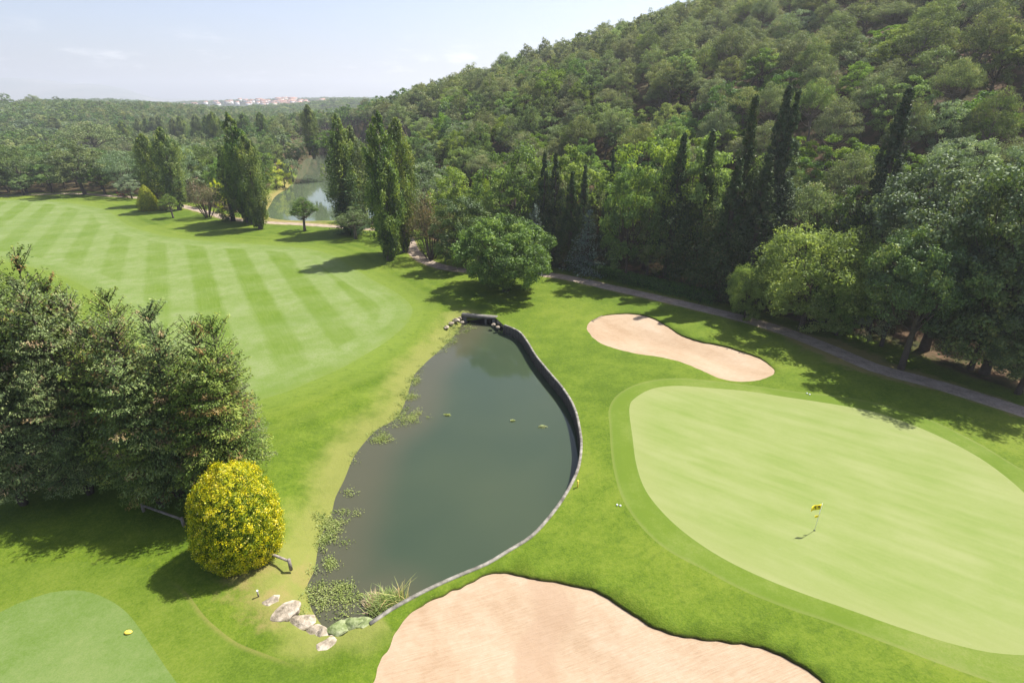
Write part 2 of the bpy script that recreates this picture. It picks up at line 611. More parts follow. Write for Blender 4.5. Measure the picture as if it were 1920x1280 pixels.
    # putting green: very short, with faint diagonal drag streaks
    m = NT('green_turf')
    v = m.mapped(-.62, (.13, .95, 1))
    a = m.noise(1.0, 5, .62, v)
    b = m.noise(.22, 4, .6)
    g = m.noise(6.0, 3, .7)
    f = m.math('ADD', m.math('MULTIPLY', a, .5), m.math('ADD', m.math('MULTIPLY', b, .38), m.math('MULTIPLY', g, .12)))
    c = m.ramp(f, [(.37, (.315, .415, .095)), (.5, (.38, .455, .14)), (.63, (.445, .495, .19))])
    ed = m.attr('edge')
    c = m.mix(m.smooth(m.math('ADD', ed, m.math('MULTIPLY', b, 3.)), 4.2, 1.0, 0, .45), c, (.46, .48, .19))
    pm = m.noise(3.1, 2, .6)
    c = m.mix(m.smooth(pm, .70, .76, 0, .35), c, (.52, .54, .30))
    MAT['green'] = m.principled(c, .85, m.bump(m.noise(14., 3, .7), .12, .02), .15, dim=(.442, .452, .43))

    m = NT('fringe_turf')
    c, n2, n3 = grass_base(m, (.155, .285, .022), (.20, .33, .045), (.26, .375, .085), .09, .7)
    ed = m.attr('edge')
    rings = m.smooth(m.math('SINE', m.math('MULTIPLY', ed, 4.2)), -.4, .4)
    c = m.mix(m.math('MULTIPLY', rings, .25), c, (.145, .275, .025))
    c = m.mix(m.smooth(ed, .32, .05, 0, .28), c, (.30, .37, .12))
    MAT['fringe'] = m.principled(c, .88, m.bump(m.noise(10., 3, .7), .3, .03), .15, dim=(.56, .472, .48))

    m = NT('tee_turf')
    c, n2, n3 = grass_base(m, (.16, .30, .055), (.205, .345, .095), (.25, .38, .125), .12, .8)
    MAT['tee'] = m.principled(c, .88, m.bump(m.noise(12., 3, .7), .25, .03), .15, dim=(.52, .455, .42))
    m = NT('surround_turf')
    c, n2, n3 = grass_base(m, (.095, .195, .013), (.140, .262, .022), (.19, .31, .04))
    sepx = m.n('ShaderNodeSeparateXYZ')
    m.l(m.pos(), sepx.inputs[0])
    lower = m.math('MULTIPLY', m.smooth(sepx.outputs[0], -19.5, -16.), m.smooth(sepx.outputs[0], -9., -12.5))
    tr = m.noise(1.5, 3, .6, m.mapped(.75, (.35, 3.2, 1)))
    c = m.mix(m.smooth(tr, .5, .7, 0, .4), c, (.11, .21, .02))
    c = m.mix(m.math('MULTIPLY', lower, m.smooth(m.attr('edge'), .3, .03, 0, .42)), c, (.33, .34, .12))
    MAT['surround'] = m.principled(c, .88, m.bump(m.noise(10., 3, .7), .4, .04), .15, dim=(.58, .48, .44))

    m = NT('bunker_sand')
    a = m.noise(.35, 4, .6, m.mapped(.6, (1, .45, 1)))
    b = m.noise(2.5, 4, .7)
    rk = m.noise(2.2, 3, .6, m.mapped(.35, (.5, 7, 1)))
    f = m.math('ADD', m.math('MULTIPLY', a, .5), m.math('ADD', m.math('MULTIPLY', b, .2), m.math('MULTIPLY', rk, .3)))
    c = m.ramp(f, [(.38, (.44, .315, .195)), (.5, (.52, .395, .26)), (.62, (.595, .47, .33))])
    dark_track = m.attr('dark_track')
    c = m.mix(m.smooth(m.math('ADD', dark_track, m.math('MULTIPLY', m.math('SUBTRACT', rk, .5), .8)), .45, .75, 0, .6), c, (.46, .325, .21))
    hh = m.math('ADD', m.math('MULTIPLY', rk, 1.), m.math('MULTIPLY', m.noise(1.1, 4, .7), 1.4))
    MAT['sand'] = m.principled(c, .95, m.bump(m.math('ADD', hh, m.math('MULTIPLY', m.noise(5., 2, .7, m.mapped(.35, (.4, 4, 1))), .8)), .5, .06), .1, dim=(.612, .60, .60))

    m = NT('path_gravel')
    n = m.noise(.8, 5, .7)
    n2 = m.noise(6., 3, .7)
    c = m.ramp(m.math('ADD', m.math('MULTIPLY', n, .6), m.math('MULTIPLY', n2, .4)), [(.38, (.23, .19, .155)), (.5, (.36, .305, .25)), (.62, (.46, .40, .34))])
    MAT['path'] = m.principled(c, .95, m.bump(n2, .5, .03), .1, dim=(.78, .74, .68))

    # water: murky body colour, mirror surface, small ripples
    m = NT('pond_water')
    n = m.noise(.06, 3, .5)
    c = m.ramp(n, [(.35, (.030, .046, .027)), (.6, (.040, .055, .030)), (.75, (.052, .058, .032))])
    c = m.mix(m.smooth(m.attr('shal'), .2, 1.0, 0, .6), c, (.075, .066, .04))
    rp = m.noise(2.2, 3, .55, m.mapped(.3, (1, 2.2, 1)))
    MAT['water'] = m.principled(c, .06, m.bump(m.math('ADD', rp, m.math('MULTIPLY', m.noise(9., 2, .6), .2)), .03, .05), .5, IOR=1.33)
    m = NT('lake_water')
    rp = m.noise(.8, 3, .55, m.mapped(.2, (.7, 2.2, 1)))
    MAT['lake'] = m.principled((.075, .10, .055), .05, m.bump(rp, .03, .05), .5, IOR=1.33)

    m = NT('weathered_timber')
    f = m.noise(2.2, 4, .7, m.mapped(0, (1, 1, 6)))
    MAT['wall'] = m.principled(m.ramp(f, [(.3, (.05, .045, .038)), (.6, (.10, .088, .072)), (.75, (.16, .14, .11))]), .9, m.bump(f, .6, .04), .15)
    m = NT('grey_coping')
    f = m.noise(1.6, 5, .7)
    MAT['coping'] = m.principled(m.ramp(f, [(.36, (.08, .074, .06)), (.5, (.17, .158, .13)), (.64, (.28, .262, .22))]), .9, m.bump(f, .6, .04), .2)
    m = NT('dark_concrete')
    f = m.noise(2.2, 5, .7)
    MAT['concrete'] = m.principled(m.ramp(f, [(.3, (.09, .085, .075)), (.6, (.17, .16, .14)), (.75, (.26, .24, .21))]), .9, m.bump(f, .5, .03), .2)
    m = NT('limestone')
    c0 = m.n('ShaderNodeTexCoord').outputs['Object']
    f = m.noise(1.8, 6, .7, c0)
    MAT['rock'] = m.principled(m.ramp(f, [(.36, (.13, .11, .075)), (.5, (.29, .245, .18)), (.64, (.45, .39, .31))]), .92, m.bump(f, .9, .12), .2)
    m = NT('mossy_rock')
    c0 = m.n('ShaderNodeTexCoord').outputs['Object']
    f = m.noise(1.8, 6, .7, c0)
    MAT['moss'] = m.principled(m.ramp(f, [(.36, (.08, .11, .03)), (.5, (.17, .205, .085)), (.64, (.28, .30, .17))]), .92, m.bump(f, .9, .1), .2)
    m = NT('grey_wood')
    f = m.noise(6., 4, .7)
    MAT['wood'] = m.principled(m.ramp(f, [(.3, (.13, .11, .09)), (.7, (.30, .26, .22))]), .9, m.bump(f, .4, .01), .2)

    def plain(k, c, r=.6, var=.12):
        mm = NT(k)
        f = mm.noise(20., 2, .6)
        lo = tuple(x * (1 - var) for x in c)
        MAT[k] = mm.principled(mm.mix(f, lo, c), r, None, .4)
    plain('yellow_cloth', (.86, .70, .02), .8)
    plain('black_print', (.02, .02, .02))
    plain('white_paint', (.82, .82, .80), .5)
    plain('yellow_paint', (.82, .60, .08), .5)
    plain('hole_shade', (.01, .01, .01), .9)  # flat near-black standing in for the shade inside openings
    plain('house_wall', (.66, .58, .50), .9)
    plain('house_wall_white', (.80, .77, .72), .9)
    plain('house_roof', (.42, .21, .14), .9)
    m = NT('mountain_slopes')
    f = m.noise(.0015, 5, .6)
    MAT['mountain'] = m.principled(m.ramp(f, [(.3, (.05, .08, .04)), (.7, (.20, .19, .15))]), 1., None, .0)

    # foliage
    MAT['pine'] = leaf_mat('pine_needles', [(0, (.050, .070, .026)), (.4, (.108, .140, .050)), (.75, (.168, .202, .072)), (.93, (.22, .24, .09)), (1, (.20, .175, .10))], .25, .02, .035, .4)
    MAT['roundpine'] = leaf_mat('round_pine_needles', [(0, (.04, .07, .016)), (.5, (.08, .13, .026)), (1, (.14, .19, .04))], .25, .02, .03, .3)
    MAT['darkfir'] = leaf_mat('fir_needles', [(0, (.022, .045, .018)), (.5, (.048, .085, .030)), (1, (.085, .13, .045))], .2, .02, .03, .2)
    MAT['broad'] = leaf_mat('oak_leaves', [(0, (.036, .062, .014)), (.45, (.078, .130, .028)), (.8, (.135, .20, .042)), (1, (.20, .26, .065))], .35, 0.027, .05, .4)
    MAT['bright'] = leaf_mat('bright_leaves', [(0, (.068, .11, .016)), (.45, (.135, .205, .030)), (.8, (.20, .275, .045)), (1, (.27, .33, .07))], .4, 0.023, .04, .3)
    MAT['pale'] = leaf_mat('silvery_leaves', [(0, (.06, .09, .04)), (.45, (.13, .18, .085)), (.8, (.20, .25, .13)), (1, (.30, .34, .20))], .3, 0.041, .04, .3)
    MAT['glossy'] = leaf_mat('glossy_leaves', [(0, (.028, .05, .014)), (.45, (.060, .098, .026)), (.8, (.11, .155, .036)), (1, (.18, .20, .045))], .25, .05, .03, .2, .6)
    MAT['cypress'] = leaf_mat('cypress_scales', [(0, (.018, .034, .011)), (.5, (.036, .066, .019)), (.85, (.066, .10, .030)), (1, (.095, .09, .04))], .15, .02, .03, .3)
    MAT['poplar'] = leaf_mat('poplar_leaves', [(0, (.032, .060, .012)), (.45, (.070, .12, .020)), (.8, (.16, .215, .040)), (1, (.25, .29, .07))], .35, .03, .03, .25)
    MAT['spruce'] = leaf_mat('spruce_needles', [(0, (.048, .078, .024)), (.4, (.105, .145, .040)), (.75, (.165, .205, .055)), (.9, (.235, .25, .075)), (.93, (.22, .175, .075)), (1, (.22, .14, .065))], .2, .02, .02, .2)
    MAT['blue'] = leaf_mat('blue_needles', [(0, (.05, .08, .06)), (.5, (.10, .15, .12)), (1, (.18, .24, .20))], .2, 0.027, .02, .2)
    MAT['golden'] = leaf_mat('variegated_leaves', [(0, (.05, .09, .004)), (.3, (.17, .22, .006)), (.55, (.40, .38, .008)), (.85, (.56, .46, .02)), (1, (.62, .50, .15))], .3, .03, .0, .05)
    MAT['goldcone'] = leaf_mat('golden_thuja', [(0, (.10, .13, .01)), (.5, (.20, .22, .012)), (1, (.34, .31, .02))], .25, 0.023, .01, .1)
    MAT['lime'] = leaf_mat('lime_leaves', [(0, (.22, .29, .012)), (.5, (.40, .45, .02)), (1, (.52, .52, .05))], .4, .02, .01, .15)
    MAT['brownish'] = leaf_mat('brown_green_leaves', [(0, (.05, .06, .02)), (.45, (.10, .11, .035)), (.75, (.16, .13, .06)), (1, (.20, .12, .075))], .25, 0.023, .02, .2)
    MAT['rose'] = leaf_mat('rose_flowers', [(0, (.03, .05, .02)), (.5, (.06, .07, .03)), (.6, (.14, .02, .035)), (1, (.30, .04, .07))], .3, 0.023, .0, .1)
    MAT['hedge'] = leaf_mat('hedge_leaves', [(0, (.02, .05, .010)), (.5, (.04, .095, .015)), (1, (.07, .14, .025))], .3, 0.023, .0, .1)
    MAT['weed'] = leaf_mat('water_weed', [(0, (.09, .125, .026)), (.5, (.17, .215, .055)), (1, (.26, .28, .10))], .3, .02, .0, .1)
    MAT['reed'] = leaf_mat('reed_blades', [(0, (.10, .15, .03)), (.6, (.22, .27, .08)), (.8, (.40, .36, .17)), (1, (.42, .27, .17))], .3, 0.023, .0, .1)
    MAT['bark'] = bark_mat('grey_bark', (.17, .14, .11), (.045, .035, .028))
    MAT['bark_pale'] = bark_mat('pale_bark', (.34, .29, .24), (.10, .08, .065))


build_materials()

# ------------------------------------------------------------------ ground sheet
def build_ground():
    def lattice(x0, x1, y0, y1, st, hole=None):
        gx, gy = np.meshgrid(np.arange(x0, x1, st), np.arange(y0, y1, st))
        p = np.stack((gx.ravel(), gy.ravel()), 1) + rng.uniform(-.22, .22, (gx.size, 2)) * st
        for (a, b, c, d) in hole or []:
            m = st * .3
            p = p[~((p[:, 0] > a - m) & (p[:, 0] < b + m) & (p[:, 1] > c - m) & (p[:, 1] < d + m))]
        return p
    near = (-62, 62, 6, 104)
    mid = (-176, 84, 4, 182)
    hillb = (-380, 330, -60, 560)
    farb = (-2600, 1200, -300, 2900)
    P = np.concatenate((lattice(*near, 1.1), lattice(*mid, 2.4, [near]), lattice(*hillb, 7., [mid]),
                        lattice(*farb, 45., [hillb]), lattice(-8400, 6600, -2000, 6800, 600., [farb])))
    loops = []
    lips = []
    for B in (BUNKER_FAR, BUNKER_NEAR):
        n = offset(B, 1, True) - B
        inn = offset(B, .07, True)
        if not inside(B, *inn.mean(0)) or np.abs(dist_line(B, *offset(B, .07, True).T)).mean() < .01 or inside(B, inn[:, 0], inn[:, 1]).mean() < .5:
            inn = offset(B, -.07, True)
        loops += [(B, True), (inn, True)]
        lips.append(inn)
    for L in (GREEN, FRINGE, TEE, SURROUND, FAIRWAY, POND, WALL_STRIP, LAKE, PATH_POLY):
        loops.append((L, True))
    # keep lattice points off the constraint lines
    keep = np.ones(len(P), bool)
    close = (P[:, 0] > -400) & (P[:, 0] < 150) & (P[:, 1] > 0) & (P[:, 1] < 330)
    for L, _ in loops:
        d = np.full(len(P), 9.)
        d[close] = dist_line(L, *P[close].T)
        keep &= d > .3
    P = P[keep]
    V = [Vector(p) for p in P]
    E = []
    for L, closed in loops:
        s = len(V)
        V += [Vector(p) for p in L]
        n = len(L)
        E += [(s + i, s + (i + 1) % n) for i in range(n)]
    ov, oe, of, *_ = delaunay_2d_cdt(V, E, [], 0, 1e-4)
    XY = np.array([(v[0], v[1]) for v in ov])
    F = np.array([f for f in of if len(f) == 3], int)
    # face-up orientation
    a, b, c = XY[F[:, 0]], XY[F[:, 1]], XY[F[:, 2]]
    area = (b[:, 0] - a[:, 0]) * (c[:, 1] - a[:, 1]) - (b[:, 1] - a[:, 1]) * (c[:, 0] - a[:, 0])
    F[area < 0] = F[area < 0][:, ::-1]
    F = F[np.abs(area) > 1e-7]
    C = XY[F].mean(1)
    x, y = XY.T
    Z = full_height(x, y)
    region = np.zeros(len(F), int)
    order = [('surround', SURROUND), ('tee', TEE), ('fairway', FAIRWAY), ('fringe', FRINGE), ('green', GREEN), ('path', PATH_POLY),
             ('bunker_far', lips[0]), ('bunker_near', lips[1]), ('lake', LAKE), ('pond', POND), ('wall', WALL_STRIP)]
    for k, (nm, L) in enumerate(order):
        region[inside(L, *C.T)] = k + 1
    # bunker bowls
    dark_track = np.zeros(len(XY))
    lipA = np.zeros(len(XY))
    for inn, B in zip(lips, (BUNKER_FAR, BUNKER_NEAR)):
        cen = B.mean(0)
        cand = np.where(inside(offset(inn, 0, True), x, y) | (dist_line(inn, x, y) < 1e-3))[0]
        d, i = dist_line(inn, x[cand], y[cand], True, True)
        n1 = np.roll(B, -1, 0) - np.roll(B, 1, 0)
        nn = np.stack((n1[:, 1], -n1[:, 0]), 1)
        nn /= np.linalg.norm(nn, axis=1)[:, None]
        if ((B + nn * .5 - cen) ** 2).sum() < ((B - nn * .5 - cen) ** 2).sum():
            nn = -nn
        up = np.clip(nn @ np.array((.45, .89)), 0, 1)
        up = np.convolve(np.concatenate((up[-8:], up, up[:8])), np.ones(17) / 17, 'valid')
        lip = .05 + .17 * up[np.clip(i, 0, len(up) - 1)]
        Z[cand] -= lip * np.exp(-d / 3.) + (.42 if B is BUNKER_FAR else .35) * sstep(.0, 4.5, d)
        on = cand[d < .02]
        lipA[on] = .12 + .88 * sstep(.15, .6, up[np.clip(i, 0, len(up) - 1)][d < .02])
    # darker track across the near bunker
    trk = poly([(1010, 1290), (1010, 1210), (1040, 1140), (1020, 1100)])
    dark_track = 1 - sstep(.5, 1.7, dist_line(trk, x, y, False))
    # attributes
    fair = np.full(len(XY), 50.)
    sel = (x > -200) & (x < 60) & (y > 10) & (y < 200)
    fair[sel] = dist_line(FAIRWAY, x[sel], y[sel])
    ed = {}
    bank = 1 - sstep(.0, 6.0, dist_line(SHORE, x, y, False))
    bank *= 1 - inside(np.concatenate((WALL_OUT, [[60, 60], [60, 5]])), x, y) * 1.
    woodside = inside(WOOD_SIDE, x, y)
    dp = dist_line(PATH, x, y, False)
    dl = np.full(len(XY), 99.)
    s2 = (x > -230) & (x < 60) & (y > 90) & (y < 400)
    dl[s2] = dist_line(LAKE, x[s2], y[s2])
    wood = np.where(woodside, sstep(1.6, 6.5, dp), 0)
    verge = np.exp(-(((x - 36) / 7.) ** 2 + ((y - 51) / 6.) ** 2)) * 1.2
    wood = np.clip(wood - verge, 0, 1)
    dry = np.where(woodside, np.exp(-dl / 5.) * 1.1 * (1 - sstep(190, 230, y)), 0) + np.exp(-np.clip(dp - 1.3, 0, 99) / 1.1) * .75 + verge * .5
    for (px, py, rr, a) in ((470, 1085, 3.2, .75), (560, 1060, 2.6, .6), (520, 930, 2.2, .45), (600, 760, 3., .35), (520, 1140, 2.5, .8), (930, 590, 3, .45), (1180, 560, 4, .25)):
        gx, gy = flat(px, py)
        dry = np.maximum(dry, a * np.exp(-((x - gx) ** 2 + (y - gy) ** 2) / rr ** 2))
    wood = np.where((dl < 7) & (y < 215), wood * sstep(3, 7, dl), wood)
    far = sstep(240, 420, np.hypot(x, y)) * (hill_sr(x, y)[0] < 5)
    far = np.maximum(far, sstep(500, 700, y))

    def make(name, mask, mat, attrs, zc=None):
        f = F[mask]
        u, inv = np.unique(f.ravel(), return_inverse=True)
        z = Z[u] if zc is None else np.full(len(u), zc)
        vv = np.stack((XY[u, 0], XY[u, 1], z), 1)
        at = {k: ('POINT', v[u]) for k, v in attrs.items()}
        o = obj(name, mesh_np(name, vv, inv.reshape(-1, 3), mat, at, smooth=True))
        o['kind'] = 'structure'
        return o

    def edge(L):
        e = np.full(len(XY), 50.)
        lo, hi = L.min(0) - 3, L.max(0) + 3
        q = (x > lo[0]) & (x < hi[0]) & (y > lo[1]) & (y < hi[1])
        e[q] = dist_line(L, x[q], y[q])
        return {'edge': e}
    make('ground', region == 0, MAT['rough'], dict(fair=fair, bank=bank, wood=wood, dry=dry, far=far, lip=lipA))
    make('tee_surround', region == 1, MAT['surround'], edge(SURROUND))
    make('tee_ground', region == 2, MAT['tee'], edge(TEE))
    make('fairway', region == 3, MAT['fairway'], edge(FAIRWAY))
    make('green_fringe', region == 4, MAT['fringe'], edge(FRINGE))
    make('putting_green', region == 5, MAT['green'], edge(GREEN))
    make('cart_path', region == 6, MAT['path'], {})
    make('sand_bunker', region == 7, MAT['sand'], dict(dark_track=dark_track * 0))
    make('sand_bunker', region == 8, MAT['sand'], dict(dark_track=dark_track))
    make('lake', region == 9, MAT['lake'], {}, LAKE_Z)
    make('pond', region == 10, MAT['water'], dict(shal=1 - sstep(.5, 7, dist_line(SHORE, x, y, False))), WATER)


build_ground()

# mountains far behind, ridge by ridge in one rounded range
def build_mountains():
    xs = np.linspace(-5600, 1200, 120)
    ys = np.linspace(4500, 6600, 26)
    X, Y = np.meshgrid(xs, ys)
    u = X / Y
    ridge = np.interp(u, [-1.2, -.95, -.80, -.72, -.66, -.60, -.45, -.3, -.1], [300, 295, 270, 250, 190, 75, 60, 75, 25])
    ridge = ridge + 18 * np.sin(X / 310.) + 10 * np.sin(X / 127. + 2)
    Z = ridge * np.sin(np.clip((Y - 4500) / 1600, 0, 1) * np.pi / 2) ** 1.3 * (1 - .4 * sstep(6100, 6600, Y)) - 2
    V = np.stack((X.ravel(), Y.ravel(), Z.ravel()), 1)
    w = len(xs)
    i = (np.arange(len(ys) - 1)[:, None] * w + np.arange(w - 1)[None]).ravel()
    o = obj('mountains', mesh_np('mountains', V, np.stack((i, i + 1, i + w + 1, i + w), 1), MAT['mountain'], smooth=True))
    o['kind'] = 'structure'


build_mountains()

# ------------------------------------------------------------------ tree builders: each returns (trunk mesh, crown mesh, ref height, ref width)
def unit(n):
    d = rng.normal(size=(n, 3))
    return d / np.linalg.norm(d, axis=1)[:, None]


def spread(n, fn, tries=25):
    """n points from fn(), each the farthest of several tries from those placed before"""
    pts = [fn()]
    for _ in range(n - 1):
        best, bd = None, -1
        for _ in range(tries // 3):
            p = fn()
            d = min(np.linalg.norm(p - q) for q in pts)
            if d > bd:
                best, bd = p, d
        pts.append(best)
    return np.array(pts)


def clump(mb, c, r, n, leaf, asp, tint, up=.35, flat_=1., along=None, jit=.7):
    d = unit(n)
    rr = r * (0.35 + 0.65 * rng.random(n) ** .6)
    rr *= 1 + .35 * np.sin(d[:, 0] * 5 + c[0]) * np.sin(d[:, 2] * 4 + c[1])
    P = c + d * rr[:, None] * np.array((1, 1, flat_))
    N = d + np.array((0, 0, up)) + rng.normal(size=(n, 3)) * jit
    L = leaf * rng.uniform(.65, 1.3, n)
    mb.leaves(P, N, L, L * asp, np.clip(tint + rng.normal(0, .13, n), 0, 1), along)


def limb(mb, a, b, r0, r1, bend=.12, sides=5, k=5):
    a, b = np.asarray(a, float), np.asarray(b, float)
    t = np.linspace(0, 1, k)[:, None]
    L = np.linalg.norm(b - a)
    off = rng.normal(size=3) * bend * L
    p = a + (b - a) * t + off * np.sin(t * np.pi) * .6 + np.array((0, 0, -.12 * L)) * np.sin(t * np.pi) * (abs(b[2] - a[2]) < L * .8)
    mb.tube(p, np.linspace(r0, r1, k), sides, .5, False)


def broadleaf(matk, h=12., R=5., nlobe=36, sub=6, per=70, leaf=.28, low=.16, lobes=.28, bark='bark', asp=.62, trunk_r=.28, name='crown', lr=.34, sr=.42, shell_=.62):
    """crown of lobes, each a cauliflower head of small leaf clumps, with dark gaps between"""
    ph = rng.uniform(0, 6.28, 6)
    cz = h * (low + 1) / 2
    rz = h * (1 - low) / 2

    def pick():
        d = unit(1)[0]
        d[2] = d[2] * .95 + .1
        az = math.atan2(d[1], d[0])
        lob = 1 + lobes * (math.sin(az * 2 + ph[0]) * .5 + math.sin(az * 3 + ph[1]) * .4 + math.sin(d[2] * 4 + ph[2]) * .35)
        q = rng.uniform(shell_ if rng.random() < .8 else .2, .82) * lob
        return np.array((d[0] * R * q, d[1] * R * q, cz + d[2] * rz * q))
    C = spread(nlobe, pick, 40)
    mb = MB()
    cen = np.array((0, 0, cz - rz * .3))
    for c in C:
        r = R * lr * rng.uniform(.65, 1.25)
        out = c - cen
        out /= np.linalg.norm(out) + 1e-6
        lt = rng.uniform(.2, .8)
        for _ in range(sub):
            d = unit(1)[0] + out * .75 + np.array((0, 0, .25))
            d /= np.linalg.norm(d)
            cc = c + d * r * rng.uniform(.45, .95) * np.array((1, 1, .85))
            clump(mb, cc, r * sr * rng.uniform(.7, 1.25), int(per * rng.uniform(.7, 1.3)), leaf, asp, lt + rng.normal(0, .09), flat_=.75)
    tb = MB()
    lean = rng.normal(size=2) * .03 * h
    zs = np.linspace(-.3, 1, 7)
    pts = np.array([(lean[0] * max(t, 0) ** 1.5, lean[1] * max(t, 0) ** 1.5, cz * t if t > 0 else -.4) for t in zs])
    rr = trunk_r * np.array([1.6, 1.25, 1.0, .9, .75, .55, .3])
    tb.tube(pts, rr, 8, .5)
    for c in C[rng.permutation(len(C))[:24]]:
        t = rng.uniform(.35, .9)
        a = pts[-1] * t
        a[2] = cz * t
        limb(tb, a, c, trunk_r * .45 * (1.2 - t), .03)
    return tb.mesh('trunk', MAT[bark], True), mb.mesh(name, MAT[matk]), h, 2 * R


def pine(matk='pine', h=11., R=4.6, nclump=46, per=170, leaf=.30, base=.45, asp=.34, bark='bark_pale', shape=1.):
    mb, tb = MB(), MB()
    bendx, bendy = rng.normal(size=2) * .09 * h

    def pick():
        a = rng.uniform(0, 6.283)
        q = rng.random() ** .5
        dome = 1 - (q ** 2) * .62 * shape
        z = h * (base + (1 - base) * dome * rng.uniform(.58, .98))
        return np.array((math.cos(a) * R * q * .86 + bendx * .8, math.sin(a) * R * q * .86 + bendy * .8, z - .04 * h))
    C = spread(nclump, pick)
    ts = np.linspace(0, 1, 8)
    pts = np.array([(bendx * t ** 1.4, bendy * t ** 1.4, h * .82 * t - .3 * (t == 0)) for t in ts])
    tb.tube(pts, .2 * np.array([1.4, 1.1, 1, .9, .75, .6, .4, .2]), 7, .5)
    for c in C:
        r = R * .225 * rng.uniform(.7, 1.3)
        clump(mb, c, r, int(per * rng.uniform(.7, 1.3)), leaf, asp, rng.uniform(.2, .85), up=.6, flat_=.58, jit=.9)
        if rng.random() < .75:
            t = np.clip((c[2] / h - .18 * rng.uniform(.6, 1.6)) / .82, .2, .95)
            a = np.array((bendx * t ** 1.4, bendy * t ** 1.4, h * .82 * t))
            limb(tb, a, c - np.array((0, 0, r * .2)), .07, .02, .1, 4, 5)
            for _ in range(2):
                limb(tb, a + (c - a) * rng.uniform(.45, .8), c + unit(1)[0] * r * .8, .03, .01, .1, 3, 3)
    return tb.mesh('trunk', MAT[bark], True), mb.mesh('crown', MAT[matk]), h, 2 * R


def spindle(matk, h, R, prof, ncl=150, per=60, leaf=.30, asp=.4, ragged=.25, vstretch=1.8, bark='bark', bare=.04, twin=False, plume=.38):
    """cypress and poplar: columns of steep little plumes"""
    mb, tb = MB(), MB()
    tops = [(0., 0., 1.)]
    if twin:
        tops = [(0., 0., 1.), (R * .35, R * .15, .86), (-R * .3, -R * .2, .72)]
    for ox, oy, hh in tops:
        for i in range(int(ncl / len(tops) * (1.2 if twin else 1))):
            t = bare + (1 - bare) * ((i + rng.random()) / (ncl / len(tops) * (1.2 if twin else 1)))
            rr = R * np.interp(t, *prof) * max(.25, 1 + ragged * rng.normal() * .6) * (.75 if twin else 1)
            a = rng.uniform(0, 6.283)
            q = rng.random() ** .35
            c = np.array((math.cos(a) * rr * q + ox * min(1, t * 2.5), math.sin(a) * rr * q + oy * min(1, t * 2.5), h * hh * t))
            r = max(.085 * R, rr * plume) * rng.uniform(.6, 1.35)
            out = np.array((math.cos(a) * .45, math.sin(a) * .45, 1.))
            clump(mb, c, r, int(per * rng.uniform(.7, 1.3) * (.6 + .4 * min(1, rr / (.5 * R)))), leaf, asp, rng.uniform(.05, .95), up=.15, flat_=vstretch, along=out * 1.2, jit=.5)
    zs = np.linspace(0, 1, 8)
    tb.tube(np.array([(0, 0, h * .93 * t - .4 * (t == 0)) for t in zs]), R * .13 * np.array([1.5, 1.2, 1, .85, .7, .5, .3, .08]), 7, .5)
    for _ in range(14):
        t = rng.uniform(.08, .75)
        a = rng.uniform(0, 6.283)
        rr = R * np.interp(t + .1, *prof) * .7
        limb(tb, (0, 0, h * t), (math.cos(a) * rr, math.sin(a) * rr, h * (t + rng.uniform(.07, .14))), R * .05, .012, .06, 4, 4)
    return tb.mesh('trunk', MAT[bark], True), mb.mesh('crown', MAT[matk]), h, 2 * R


